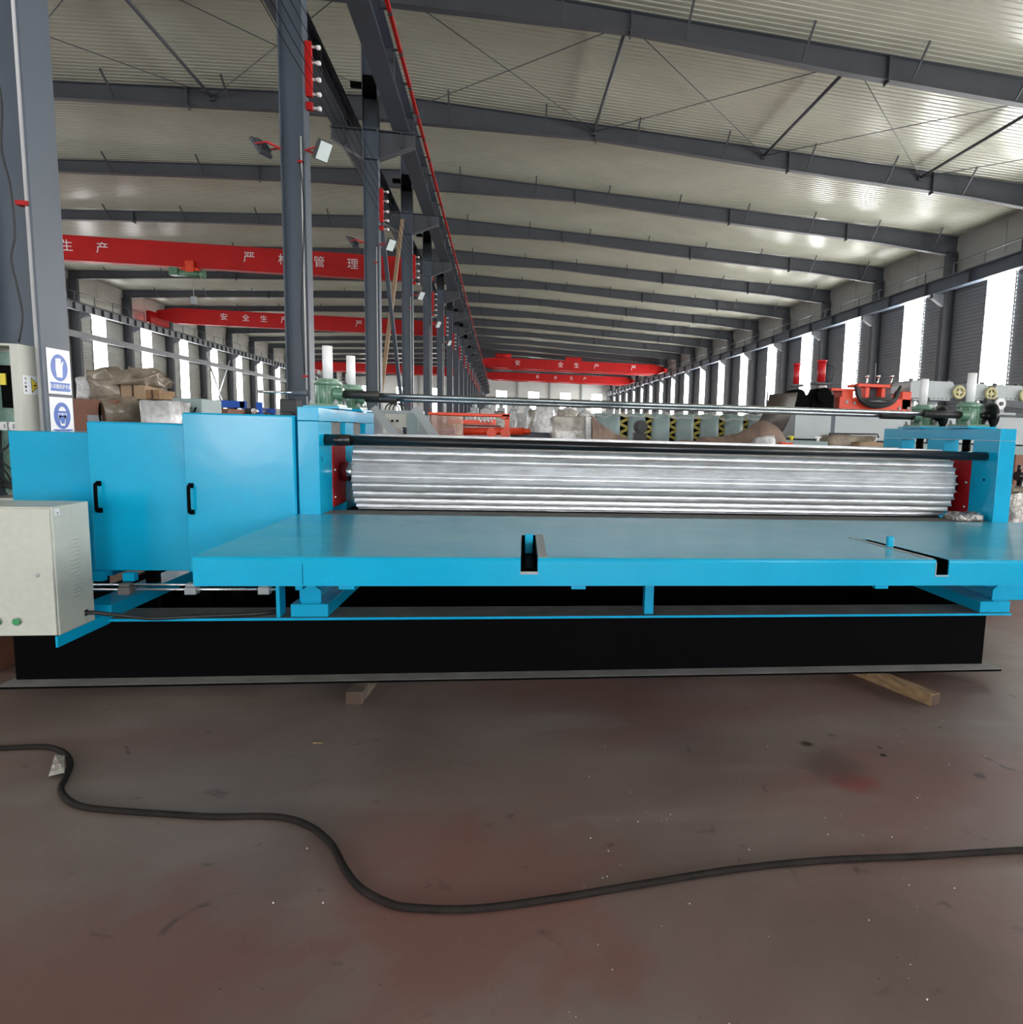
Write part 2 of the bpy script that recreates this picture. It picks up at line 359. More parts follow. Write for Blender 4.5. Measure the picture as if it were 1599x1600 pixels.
# ---- end walls
def end_wall(name, Y, sgn, openings, m, glowm, namebase):
    global idx
    mb = MB(); xs = sorted(openings)
    edges = [XL]+[e for o in xs for e in (o[0], o[1])]+[XR]
    def top(x): return cz(x)+.12
    def quadbox(x0, x1, z0a, z1a):   # may span ridge
        pts = [(x0, z0a), (x1, z0a)]
        if z1a is None:
            pts.append((x1, top(x1)))
            if x0 < -3.4 < x1: pts.append((-3.4, top(-3.4)))
            pts.append((x0, top(x0)))
        else: pts += [(x1, z1a), (x0, z1a)]
        mb.prism(pts, 'y', Y, Y+sgn*.2)
    for i in range(0, len(edges), 2): quadbox(edges[i], edges[i+1], 0, None)
    for (a, b, z0, z1) in xs:
        if z0 > 0: quadbox(a, b, 0, z0)
        quadbox(a, b, z1, None)
    # horizontal sheeting ribs
    z = .6
    while z < 11:
        for i in range(0, len(edges), 2): mb.box(edges[i], edges[i+1], Y-sgn*.03, Y, z, z+.12)
        z += 1.2
    wl = struct(name, mb, m)
    for (a, b, z0, z1) in xs:
        fr = MB(); t = .07
        fr.box(a, a+t, Y-sgn*.04, Y+sgn*.1, z0, z1).box(b-t, b, Y-sgn*.04, Y+sgn*.1, z0, z1).box(a+t, b-t, Y-sgn*.04, Y+sgn*.1, z1-t, z1)
        if z0 > 0: fr.box(a+t, b-t, Y-sgn*.04, Y+sgn*.1, z0, z0+t)
        nr = 4
        nm = ('window_%d' % idx) if z0 > 0 else ('door_1' if a < -5 else 'door_2')
        if z0 > 0: idx += 1
        o = struct(nm, fr, 'steel_dark')
        zb = z0+t if z0 > 0 else z0+.01
        if z0 > 0:
            for k in range(nr):
                h = (z1-t-zb)/nr
                obj('pane', MB().box(a+t, b-t, Y+sgn*.04, Y+sgn*.06, zb+h*k+.02, zb+h*(k+1)-.02), glowm, o)
        else: obj('pane', MB().box(a+t, b-t, Y+sgn*.04, Y+sgn*.06, zb, z1-t), glowm, o)
    return wl
far_ops = []
x = 0.05
for k in range(-4, 4):
    xc = .1+6.75*k
    if XL+3 < xc < XR-2: far_ops.append((xc-1.2, xc+1.2, 3.8, 9.6))
end_wall('wall_far', YF, 1, far_ops, 'wall_far', 'pane_end', 'w')
end_wall('wall_near', YB, -1, [(-25, -22.6, 3, 9.4), (-19.5, -17.1, 3, 9.4), (-14.4, -10.2, 0, 4.6), (-8.7, -7.9, .6, 3), (-1.5, 6.5, 0, 6.0), (9, 11.4, 3, 9.4), (16, 18.4, 3, 9.4)], 'wall_right', 'door_pane', 'd')  # unseen near wall takes the darkened sheet to keep reflections dark
# trims: posts on the far wall
for k, xc in enumerate([-17, -10.1, -3.3, 3.45, 10.2, 17.0]):
    struct('trim_%d' % (k+1), MB().box(xc-.15, xc+.15, YF-.35, YF-.03, 0, cz(xc)-.05), 'steel_pale')

# ---- central column row
CX0, CX1 = -3.614, -3.23
def column_mesh():
    mb = MB().hvert(CX0, CX1, -.165, .165, 0, 12.33, .016, .012)
    mb.box(CX0-.1, CX1+.1, -.28, .28, 0, .03)
    for z in (8.47, 9.2, 12.25): mb.box(CX0+.016, CX1-.016, -.16, .16, z-.008, z+.008)
    return mb.mesh('column_shaft')
def bracket(sg):
    xa, xt = (CX1, -2.30) if sg > 0 else (CX0, -4.42)
    mb = MB()
    poly = [(xa, 8.49), (xt, 8.9), (xt, 9.17), (xa, 9.17)]
    mb.prism(poly, 'y', -.008, .008)
    mb.box(xa, xt, -.15, .15, 9.17, 9.19)
    mb.bar((xa, 0, 8.48), (xt, 0, 8.89), .28, .016)
    mb.box(xt-.35*sg, xt-.33*sg, -.13, .13, 8.8, 9.17)
    return mb.mesh('bracket')
cm, bl, br_ = column_mesh(), bracket(-1), bracket(1)
black_tie = MB().box(-3.92, CX0, -.05, .05, 10.22, 10.36).box(CX1, -2.93, -.05, .05, 10.22, 10.36).box(CX0+.02, CX1-.02, -.14, .14, 9.98, 10.5).mesh('tie_plate')
plate_me = MB().box(CX0-.006, CX1+.006, -.17, .17, 0, 0).mesh('x')
for n in range(0, 21):
    lab = ('%s steel column of the central row, counted from the camera' % ORD[n])
    if n == 0: lab = 'nearest steel column at the left edge, carrying blue and white safety signs'
    if n == 1: lab = 'second steel column of the central row, with two floodlights and a white conduit'
    t = thing('steel_column', lab, 'column', (0, FY(n), 0), 0, 'central column row')
    obj('shaft', cm, 'steel', t); obj('bracket', bl, 'steel_dark', t); obj('bracket', br_, 'steel_dark', t); obj('tie_plate', black_tie, 'black', t)
# ---- wall columns
wc_r = MB().hvert(22.86, 23.44, -.15, .15, 0, 11.35, .016, .012).box(22.7, 23.44, -.3, .3, 0, .03).prism([(22.2, 9.2), (22.2, 8.95), (22.86, 8.55), (22.86, 9.2)], 'y', -.12, .12).mesh('shaft')
wc_l = MB().hvert(-29.94, -29.36, -.15, .15, 0, 11.1, .016, .012).box(-29.94, -29.2, -.3, .3, 0, .03).prism([(-28.8, 8.85), (-28.8, 8.65), (-29.36, 8.3), (-29.36, 8.85)], 'y', -.12, .12).mesh('shaft')
for n in range(-3, 21):
    k = n-4
    lab = 'dark steel column on the right wall, %s one in view from the right edge' % ORD[k] if 0 <= k else 'steel column on the right wall outside the view'
    if n >= 3:
        t = tag(obj('wall_column', wc_r, 'steel_dark'), lab, 'column', 'right wall columns'); t.location = (0, FY(n), 0)
    k = n-7
    lab = 'dark steel column on the left wall, %s one in view right of the sign column' % ORD[k] if 0 <= k else 'dark steel column on the left wall hidden behind the sign column'
    if n >= 6:
        t = tag(obj('wall_column', wc_l, 'steel_dark'), lab, 'column', 'left wall columns'); t.location = (0, FY(n), 0)
# ---- rafters
RB = [(-3.22, 12.32), (3.4, 12.36), (9.8, 11.97), (19, 11.52), (22.8, 11.2), (23.44, 11.15)]
LB = [(-3.62, 12.32), (-8.0, 12.28), (-14.7, 12.0), (-22.3, 11.62), (-29.3, 11.15), (-29.94, 11.1)]
def rafter(poly, sg):
    web = MB(); top = [(x, cz(x)-.09) for x, z in poly]
    for i in range(len(poly)-1):
        (x0, z0), (x1, z1) = poly[i], poly[i+1]
        web.prism([(x0, z0), (x1, z1), top[i+1], top[i]], 'y', -.008, .008)
        web.bar((x0, 0, z0-.01), (x1, 0, z1-.01), .26, .02)
        web.bar((top[i][0], 0, top[i][1]), (top[i+1][0], 0, top[i+1][1]), .26, .02)
    return web.mesh('girder')
rr, rl = rafter(RB, 1), rafter(LB, -1)
def zb(poly, x):
    for (x0, z0), (x1, z1) in zip(poly, poly[1:]):
        if min(x0, x1) <= x <= max(x0, x1): return z0+(z1-z0)*(x-x0)/(x1-x0)
    return poly[-1][1]
sp = MB().box(-.02, .02, -.14, .14, 0, .86).mesh('splice_plate')
def braces(poly, xs):
    out = []
    for x in xs:
        b0 = Vector((x, -.16, zb(poly, x)+.02)); b1 = Vector((x, -.95, cz(x)-.03))
        out.append(MB().bar(b0, b1, .05, .05, (0, 1, 0)).mesh('fly_brace'))
    return out
fbr = braces(RB, [-1.9+3.4*k for k in range(8) if -1.9+3.4*k < 22]); fbl = braces(LB, [-5.6-3.6*k for k in range(7)])
for n in range(1, 21):
    k = n-2
    for sd, me, poly, fb, gx in (('right', rr, RB, fbr, (3.4, 11.0, 17.2)), ('left', rl, LB, fbl, (-10.6, -19))):
        lab = 'dark grey tapered roof rafter over the %s hall, %s in view from the camera' % (sd, ORD[k]) if k >= 0 else ( 'dark grey roof rafter just above the view over the %s hall' % sd)
        t = thing('roof_rafter', lab, 'rafter', (0, FY(n), 0), 0, 'roof rafters over the %s hall' % sd)
        obj('girder', me, 'steel_dark', t)
        if n < 12:
            for m_ in fb: obj('fly_brace', m_, 'steel_dark', t)
            for g in gx:
                s = obj('splice_plate', sp, 'steel_dark', t); s.location = (g, 0, zb(poly, g)-.10); s.scale = (1, 1, (cz(g)-zb(poly, g)-.1+.10)/.86)
# ---- roof struts and bracing rods in one bay
ya, yb_ = FY(2), FY(3)
def roofz(x): return cz(x)-.38
stx = [-16.5, -9.8, 3.3, 9.95, 16.6]
sn = ['far left of the left hall', 'right of the sign column', 'nearest the central columns', 'in the middle of the right hall', 'at the top right corner']
for x_, d_ in zip(stx, sn):
    m_ = MB().cyl((x_, ya+.15, roofz(x_)), (x_, yb_-.15, roofz(x_)), .055, 12).box(x_-.08, x_+.08, ya+.02, ya+.16, roofz(x_)-.1, roofz(x_)+.1).box(x_-.08, x_+.08, yb_-.16, yb_-.02, roofz(x_)-.1, roofz(x_)+.1)
    tag(obj('roof_strut', m_, 'steel_dark'), 'round grey tie strut between two roof rafters, '+d_, 'strut', 'roof struts')
pan = [(-16.5, -9.8), (-9.8, -3.7), (-3.1, 3.3), (3.3, 9.95), (9.95, 16.6), (16.6, 22.7)]
pn = ['outer left hall panel', 'left hall panel beside the central columns', 'right hall panel beside the central columns', 'panel left of the middle strut', 'panel right of the middle strut', 'outermost right panel']
for (xa, xb), d_ in zip(pan, pn):
    for q, (p_, r_) in enumerate((((xa, ya+.05), (xb, yb_-.05)), ((xb, ya+.05), (xa, yb_-.05)))):
        z1_, z2_ = roofz(p_[0])+.08, roofz(r_[0])+.08
        tag(obj('brace_rod', MB().cyl((p_[0], p_[1], z1_-q*.05), (r_[0], r_[1], z2_-q*.05), .014, 6), 'steel_dark'),
            'roof bracing rod in the %s, %s' % (d_, 'slanting right' if q == 0 else 'slanting left'), 'rod', 'roof bracing rods')
# X bracing in the column row between second and third columns behind
def diag(a, b, m_, lab):
    tag(obj('diagonal_brace', MB().bar(a, b, .11, .11), m_), lab, 'brace', 'column row bracing')
diag((-3.42, FY(2)+.2, 8.9), (-3.42, FY(3)-.2, .3), 'steel', 'blue-grey diagonal brace between third and fourth central columns')
diag((-3.56, FY(2)+.2, .3), (-3.56, FY(3)-.2, 8.9), 'card', 'brown diagonal brace between third and fourth central columns')
# far X braces at the left wall
for q, (za, zb2) in enumerate(((.5, 8.2), (8.2, .5))):
    diag((-29.58+.1*q, FY(10)+.2, za), (-29.58+.1*q, FY(11)-.2, zb2), 'steel_pale', 'thin %s diagonal brace on the left wall over a window' % ('rising' if q == 0 else 'falling'))
# ---- crane runways
def runway(lab, x0, x1, z0, z1, m_, stiff=1.15, y0=-15, y1=YF-1):
    t = thing('crane_runway', lab, 'runway', ((x0+x1)/2, y0, z0))
    ox, oy, oz = (x0+x1)/2, y0, z0
    obj('beam', MBloc(MB().ibeam_y(x0, x1, z0, z1, y0, y1), (ox, oy, oz)), m_, t)
    obj('rail', MBloc(MB().box(ox-.035, ox+.035, y0, y1, z1, z1+.1), (ox, oy, oz)), 'steel_dark', t)
    s = MB(); y = y0+.5
    while y < y1: s.box(x0+.01, x1-.01, y-.03, y+.03, z0+.02, z1-.02); y += stiff
    o = obj('stiffener', MBloc(s, (ox, oy, oz)), 'steel_dark', t); o['kind'] = 'stuff'
    return t
runway('dark crane runway beam on brackets, right side of the central columns', -2.86, -2.42, 9.2, 9.93, 'steel', 3.5)
runway('dark crane runway beam on brackets, left side of the central columns', -4.36, -3.98, 9.2, 9.93, 'steel', 3.5)
runway('crane runway beam with close stiffener plates along the left wall windows', -29.2, -28.85, 8.86, 9.38, 'steel_pale')
runway('crane runway beam along the top of the right wall windows', 22.28, 22.66, 9.2, 9.85, 'steel', 3.5)
# walkway rail lines over the side runways
for lab, X_, z_ in (('thin handrail above the left wall crane runway', -29.0, 10.1), ('thin handrail above the right wall crane runway', 22.6, 10.5)):
    mb = MB().box(X_-.02, X_+.02, 20, YF-1, z_, z_+.04)
    y = 21
    while y < YF-2: mb.box(X_-.02, X_+.02, y-.02, y+.02, z_-(.62 if X_ < 0 else .55), z_); y += 2.33
    tag(obj('handrail', mb, 'steel_dark'), lab, 'handrail')
# duct along the left wall
mb = MB().box(-29.1, -28.85, 30, 122, 7.02, 7.42)
for n in range(4, 17): mb.box(-29.36, -29.0, FY(n)-.05, FY(n)+.05, 6.96, 7.02)
tag(obj('wall_duct', mb, 'steel_pale'), 'long pale rectangular duct running across the left wall windows', 'duct')
# red conductor bar and hangers
t = thing('conductor_bar', 'long red safety conductor bar beside the central crane runway', 'conductor', (-2.22, -10, 9.62))
obj('bar', MBloc(MB().box(-2.26, -2.19, -10, 140, 9.58, 9.66), (-2.22, -10, 9.62)), 'crane_red', t)
s = MB(); y = -9
while y < 139: s.box(-2.42, -2.2, y-.02, y+.02, 9.655, 9.69); s.box(-2.26, -2.18, y-.04, y+.04, 9.56, 9.68); y += 1.5
obj('hanger', MBloc(s, (-2.22, -10, 9.62)), 'steel_dark', t)['kind'] = 'stuff'
# insulator racks and trolley wires
IZ = [7.70, 7.46, 7.20, 6.97, 6.75]
rack = MB().box(-3.228, -3.13, -.04, .04, 6.92, 7.77).box(-3.228, -3.13, -.04, .04, 6.71, 6.83)
ins = MB().cyl((-3.13, 0, 0), (-2.99, 0, 0), .022, 10).cyl((-3.05, 0, 0), (-3.0, 0, 0), .036, 10)
rm, im = rack.mesh('rack_plate'), ins.mesh('insulator')
for n in range(1, 15):
    t = thing('insulator_rack', ('red insulator rack with white knobs on the %s central column' % ORD[n]) if True else '', 'insulator', (0, FY(n), 0), 0, 'insulator racks')
    obj('rack_plate', rm, 'crane_red', t)
    for z in IZ: o = obj('insulator', im, 'white', t); o.location = (0, 0, z)
for k, z in enumerate(IZ):
    pts = []
    for n in range(-1, 15):
        for q in (0, .25, .5, .75): pts.append((-2.97, FY(n)+BAY*q, z+.047-.35*q*(1-q)))
    tag(obj('trolley_wire', MB().tube(pts, .0055, 5), 'black'), 'bare trolley wire strung along the central columns, %s of five from the top' % ORD[k].replace('nearest', 'first'), 'wire', 'trolley wires')
# ---- floodlights
def flood(name_lab, p, yaw, tilt):
    t = thing('floodlight', name_lab, 'floodlight', p, yaw, 'floodlights on the central columns')
    R_ = Matrix.Rotation(tilt, 4, 'X')
    body = MB().box(-.12, .12, -.05, .01, -.16, .16); body.box(-.10, .10, .01, .03, -.12, .12)
    for k in range(5): body.box(-.10+.045*k, -.085+.045*k, .03, .06, -.10, .10)
    body.v = [tuple(R_ @ Vector(v)) for v in body.v]
    ln = MB().box(-.105, .105, -.06, -.05, -.145, .145); ln.v = [tuple(R_ @ Vector(v)) for v in ln.v]
    obj('housing', body, 'steel_dark', t); obj('lens', ln, 'lens', t)
    yk = MB().bar((-.13, 0, 0), (-.13, .24, .0), .02, .02).bar((.13, 0, 0), (.13, .24, 0), .02, .02).bar((-.14, .24, 0), (.14, .24, 0), .03, .03)
    obj('yoke', yk, 'red', t)
    return t
for n in (1, 2, 3, 4, 5):
    flood('floodlight facing the right hall on the %s central column' % ORD[n], (-2.93, FY(n)-.28, 6.0 if n == 1 else 6.3), math.radians(50), math.radians(32))
for n in (1, 2):
    flood('floodlight facing the left hall on the %s central column' % ORD[n], (-3.86, FY(n)-.28, 5.97 if n == 1 else 6.3), math.radians(-118), math.radians(38))
# conduits on columns
for n in range(0, 6):
    x_, zt_ = (-3.29, 12.0) if n == 0 else (-3.30, 6.25)
    t = tag(obj('conduit', MB().cyl((x_, -.10, 1.0), (x_, -.10, zt_), .017, 8), 'white'), 'white conduit pipe running up the %s central column' % ORD[n], 'conduit', 'column conduits'); t.location = (0, FY(n), 0)
    z_ = [3.02] if n == 0 else [5.85, 2.35]
    c_ = MB()
    for z in z_: c_.box(x_-.06, x_+.025, -.135, -.07, z-.015, z+.015)
    obj('pipe_clamp', c_, 'crane_red', t)
pts = [(-3.34, 5.5, 4.6), (-3.35, 5.5, 4.37), (-3.40, 5.5, 4.04), (-3.36, 5.5, 3.67), (-3.38, 5.5, 3.35), (-3.345, 5.5, 3.12), (-3.335, 5.5, 2.81), (-3.37, 5.5, 2.63), (-3.345, 5.5, 2.44), (-3.325, 5.5, 2.24), (-3.36, 5.5, 2.06)]
def smooth(pts, m=6):
    out = []; P_ = [Vector(p) for p in pts]; P_ = [P_[0]*2-P_[1]]+P_+[P_[-1]*2-P_[-2]]
    for i in range(1, len(P_)-2):
        for k in range(m):
            t_ = k/m; a, b, c, d = P_[i-1], P_[i], P_[i+1], P_[i+2]
            out.append(.5*((2*b)+(c-a)*t_+(2*a-5*b+4*c-d)*t_*t_+(3*b-a-3*c+d)*t_**3))
    out.append(P_[-2]); return out
tag(obj('hanging_cable', MB().tube(smooth([(x_, 5.52, z) for x_, y, z in pts]), .006, 6), 'rubber'), 'thin black cable hanging loosely down the nearest column', 'cable')
pts2 = [(-3.33, FY(1)-.12, 5.9), (-3.28, FY(1)-.12, 5.2), (-3.31, FY(1)-.12, 4.3), (-3.36, FY(1)-.12, 3.4), (-3.33, FY(1)-.12, 2.4)]
tag(obj('hanging_cable', MB().tube(smooth(pts2), .008, 6), 'rubber'), 'thin black cable hanging down the second central column', 'cable')

# ---- signs on the nearest column (plane X = -3.23)
def face_text(body, size, m_, parent, loc, rot):
    me = text_mesh(body, size, .0008); o = obj('lettering', me, m_, parent); o.location = loc; o.rotation_euler = rot; return o
def disc(mb, c, r, n, x, sy=1, t=.001):    # disc facing +X at (y,z)
    mb.prism([(c[0]+r*sy*math.cos(2*math.pi*k/n), c[1]+r*math.sin(2*math.pi*k/n)) for k in range(n)], 'x', x, x+t); return mb
SX = -3.228
def sign(lab, z0, z1, kind, words):
    t = thing('safety_sign', lab, 'sign', (SX, 5.70, z0), 0, 'blue and white safety signs')
    def P2(mb): return MBloc(mb, (SX, 5.70, z0))
    obj('board', P2(MB().box(SX, SX+.004, 5.578, 5.848, z0, z1)), 'sign', t, bevel=.001)
    yc, zc_ = 5.713, z1-.135
    obj('symbol_disc', P2(disc(MB(), (yc, zc_), .098, 32, SX+.004)), 'sign_blue', t)
    pic = MB(); X1 = SX+.0052
    if kind == 'glove':
        pic.prism([(yc-.035, zc_-.07), (yc+.03, zc_-.07), (yc+.035, zc_+.01), (yc+.05, zc_+.045), (yc+.038, zc_+.05), (yc+.022, zc_+.02), (yc+.02, zc_+.07), (yc-.04, zc_+.065), (yc-.045, zc_-.01)], 'x', X1, X1+.001)
    else:
        disc(pic, (yc, zc_+.012), .055, 20, X1, .9); pic.prism([(yc-.045, zc_), (yc+.045, zc_), (yc+.022, zc_-.075), (yc-.022, zc_-.075)], 'x', X1, X1+.001)
    obj('pictogram', P2(pic), 'sign', t)
    if kind != 'glove':
        m2 = MB().box(X1+.0012, X1+.002, yc-.06, yc+.06, zc_+.018, zc_+.034)
        m2.prism([(yc-.03, zc_-.012), (yc, zc_-.004), (yc+.03, zc_-.012), (yc+.018, zc_-.058), (yc-.018, zc_-.058)], 'x', X1+.0012, X1+.002)
        m2.box(X1+.0012, X1+.002, yc-.042, yc-.006, zc_+.0, zc_+.012).box(X1+.0012, X1+.002, yc+.006, yc+.042, zc_, zc_+.012)
        obj('mask_drawing', P2(m2), 'sign_blue', t)
    obj('caption_panel', P2(MB().box(SX+.004, SX+.005, 5.60, 5.828, z0+.022, z0+.085)), 'sign_blue', t)
    o = face_text(words, .036, 'sign', t, (.0056, .014, .054), (math.pi/2, 0, math.pi/2))
sign('blue and white sign with glove symbol on the nearest column, upper one', 1.712, 2.04, 'glove', '必须戴防护手套')
sign('blue and white sign with masked face symbol on the nearest column, lower one', 1.37, 1.69, 'mask', '必须戴防尘口罩')
# ---- open electrical cabinet on the nearest column
t = thing('electrical_cabinet', 'open cream electrical cabinet mounted on the nearest column', 'cabinet', (-3.6, 5.56, 1.0))
def E_(mb): return MBloc(mb, (-3.6, 5.56, 1.0))
obj('casing', E_(MB().box(-3.325, -3.31, 5.42, 5.69, .95, 2.04).box(-3.93, -3.915, 5.42, 5.69, .95, 2.04).box(-3.915, -3.325, 5.675, 5.69, .95, 2.04).box(-3.915, -3.325, 5.42, 5.675, 2.025, 2.04).box(-3.915, -3.325, 5.42, 5.675, .95, .965).box(-3.36, -3.325, 5.42, 5.435, .965, 2.025)), 'beige_box', t)
obj('mounting_plate', E_(MB().box(-3.9, -3.36, 5.655, 5.667, .98, 2.0)), 'green_pale', t)
obj('contactor', E_(MB().box(-3.52, -3.41, 5.56, 5.65, 1.60, 1.9).box(-3.50, -3.43, 5.53, 5.56, 1.64, 1.84)), 'black', t, bevel=.004)
obj('contactor_button', E_(MB().box(-3.495, -3.46, 5.52, 5.53, 1.76, 1.84)), 'yellow', t)
for k in range(8): obj('terminal_block', E_(MB().box(-3.80+.058*k, -3.755+.058*k, 5.60, 5.652, 1.44, 1.50).box(-3.79+.058*k, -3.765+.058*k, 5.58, 5.60, 1.455, 1.485)), 'white', t)
wr = MB()
for k in range(9):
    x_ = -3.86+.055*k
    wr.tube(smooth([(x_, 5.63, 1.43), (x_+.02, 5.58, 1.33), (x_+rnd.uniform(-.05, .08), 5.56, 1.25), (x_+.04, 5.60, 1.12), (-3.5, 5.62, 1.0)], 5), .007, 5)
obj('wiring', E_(wr), 'rubber', t)
t2 = thing('warning_sticker', 'white sticker with yellow electric shock triangle on the cream cabinet side', 'sticker', (-3.309, 5.54, 1.74))
SXX = -3.3095
obj('sticker_base', MBloc(MB().box(SXX, SXX+.001, 5.45, 5.63, 1.70, 1.83), (-3.309, 5.54, 1.74)), 'sign', t2)
obj('triangle_border', MBloc(MB().prism([(5.535, 1.71), (5.62, 1.765), (5.535, 1.82)], 'x', SXX+.001, SXX+.0015), (-3.309, 5.54, 1.74)), 'black', t2)
obj('triangle', MBloc(MB().prism([(5.54, 1.72), (5.611, 1.765), (5.54, 1.81)], 'x', SXX+.0015, SXX+.002), (-3.309, 5.54, 1.74)), 'yellow', t2)
obj('bolt_mark', MBloc(MB().prism([(5.545, 1.763), (5.572, 1.768), (5.569, 1.772), (5.598, 1.765), (5.571, 1.760), (5.574, 1.757)], 'x', SXX+.002, SXX+.0025), (-3.309, 5.54, 1.74)), 'black', t2)
for k, ch in enumerate('当心触电'):
    o = face_text(ch, .022, 'black', t2, (.001, -.065, .075-.028*k-.01), (math.pi/2, 0, math.pi/2))

# ---- overhead cranes
def crane(lab, Y, xa, xb, chars, girders=1, zt=10.95, zb0=9.72, side='left', hoist=None):
    t = thing('overhead_crane', lab, 'crane', ((xa+xb)/2, Y, 9.98), 0, 'red overhead travelling cranes'); off = ((xa+xb)/2, Y, 9.98)
    for g in range(girders):
        y = Y+g*2.6
        mb = MB().prism([(xa, 10.1), (xa+1.4, zb0), (xb-1.4, zb0), (xb, 10.1), (xb, zt-.25), (xb-1.4, zt), (xa+1.4, zt), (xa, zt-.25)], 'y', y-.2, y+.2)
        mb.box(xa+1.5, xb-1.5, y-.26, y+.26, zb0-.02, zb0).box(xa+1.5, xb-1.5, y-.26, y+.26, zt, zt+.02)
        obj('girder', MBloc(mb, off), 'crane_red', t)
    L_ = 1.6 if girders == 1 else 2.6
    for xe in (xa, xb):
        zl = 9.5 if xe < -20 else 10.04
        e = MB().box(xe-.17, xe+.17, Y-L_+(1.3 if girders > 1 else 0), Y+L_+(1.3 if girders > 1 else 0), zl+.02, 10.45)
        for q in (-L_*.8, L_*.8): e.cyl((xe-.05, Y+q+(1.3 if girders > 1 else 0), zl+.1), (xe+.05, Y+q+(1.3 if girders > 1 else 0), zl+.1), .15, 14)
        obj('end_carriage', MBloc(e, off), 'crane_red', t)
    for ch, cx_, cs in chars:
        me = text_mesh(ch, cs, .004); o = obj('lettering', me, 'white', t); o.location = (cx_-off[0], -.206, 10.4-9.98); o.rotation_euler = (math.pi/2, 0, 0)
    if hoist is not None:
        h = MB().box(hoist-.4, hoist+.4, Y-.3, Y+.3, zb0-.28, zb0-.02); h.box(hoist-.12, hoist+.3, Y-.45, Y-.3, zb0-.35, zb0+.3)
        obj('trolley', MBloc(h, off), 'orange', t, bevel=.02)
        d = MB().cyl((hoist-.55, Y-.3, zb0-.36), (hoist+.6, Y-.3, zb0-.36), .17, 16).cyl((hoist+.6, Y-.3, zb0-.36), (hoist+.8, Y-.3, zb0-.36), .22, 16)
        d.box(hoist-.9, hoist-.5, Y-.5, Y-.1, zb0-.5, zb0-.1)
        obj('hoist_drum', MBloc(d, off), 'green', t)
        obj('hoist_rope', MBloc(MB().cyl((hoist+.2, Y-.3, zb0-.6), (hoist+.2, Y-.3, zb0-1.6), .02, 6).box(hoist+.08, hoist+.32, Y-.4, Y-.2, zb0-1.95, zb0-1.55), off), 'steel_pale', t)
    return t
def cx(px, Y): return at(px, 380, Y).x
c1 = [(ch, at(px, 385, 41.4).x, .62) for ch, px in zip('安全生产严格管理', (-5, 50, 108, 163, 391, 445, 500, 552))]
crane('nearest red overhead crane with white lettering across the left hall', 41.4, -28.9, -4.17, c1, hoist=at(298, 410, 41.4).x)
c2 = [(ch, at(px, 511, 65).x, .62) for ch, px in zip('安全生产', (352, 386, 414, 446))]+[('严', at(562, 514, 65).x, .62)]
crane('second red overhead crane across the left hall with tapered left end', 65, -28.9, -4.17, c2)
crane('farthest red overhead crane across the left hall', 112, -28.9, -4.17, [], girders=2)
c3 = [(ch, at(px, 574, 95).x, .75) for ch, px in zip('安全生产严', (809, 876, 901, 932, 990))]
t = crane('near red double girder overhead crane across the right hall', 95, -2.64, 22.47, c3, girders=2, zt=11.0)
off = t.location
obj('trolley', MBloc(MB().box(at(897, 560, 95).x-1.1, at(897, 560, 95).x+1.1, 94.8, 97.6, 11.02, 11.5), off), 'crane_red', t)
obj('trolley', MBloc(MB().box(at(785, 560, 95).x-.9, at(785, 560, 95).x+.9, 94.8, 97.6, 11.02, 11.6).cyl((at(785, 560, 95).x-.8, 94.7, 11.3), (at(785, 560, 95).x+1.2, 94.7, 11.3), .3, 12), off), 'crane_red', t)
crane('farther red overhead crane behind the double girder one in the right hall', 118, -2.64, 22.47, [(ch, at(px, 594, 118).x, .6) for ch, px in zip('安全生产', (840, 868, 893, 914))], girders=2, hoist=None)
# ================================================================== THE CORRUGATING MACHINE (local u right, v away, z up)
MU = Vector((math.cos(MYAW), -math.sin(MYAW), 0)); MV = Vector((math.sin(MYAW), math.cos(MYAW), 0))
def mw(u, v, z=0): p = MU*u+MV*v; p.z = z; return p
OFF = (.9, 4.6, 0)
mach = thing('corrugating_machine', 'large sky-blue sheet corrugating machine with ribbed steel roller on black beams', 'machine', mw(.9, 4.6), -MYAW)
def mo(name, mb, m, parent=None, bevel=0, label=None): return obj(name, MBloc(mb, OFF), m, parent or mach, bevel, label)
BU0, BU1 = -2.80, 3.02
# base beams (front and rear I-beams)
for v0, tp in ((3.95, 'front'), (5.42, 'rear')):
    b = mo('base_beam', MB().box(BU0, BU1+.03, v0+.11, v0+.122, .082, .445), 'black')
    mo('bottom_flange', MB().box(BU0-.03, BU1+.09, v0, v0+.23, .07, .082), 'dust_pale', b)
    mo('flange_rim', MB().box(BU0-.03, BU1+.09, v0-.002, v0-.0002, .069, .081), 'black', b)
    mo('top_flange', MB().box(-2.75, BU1+.12, v0, v0+.24, .445, .455), 'dusty', b)
    mo('flange_edge', MB().box(-2.75, BU1+.12, v0-.003, v0-.0005, .443, .457), 'blue', b, label='blue painted flange edge')
for u in (-2.72, 2.99): mo('tie_beam', MB().box(u-.02, u+.02, 4.075, 5.53, .084, .444), 'black')
# cross members on the base
for u0, u1 in ((-2.40, -2.236), (-1.301, -1.098), (2.93, 3.14)):
    mo('cross_beam', MB().box(u0, u1, 3.965, 5.66, .457, .53), 'blue', bevel=.003)
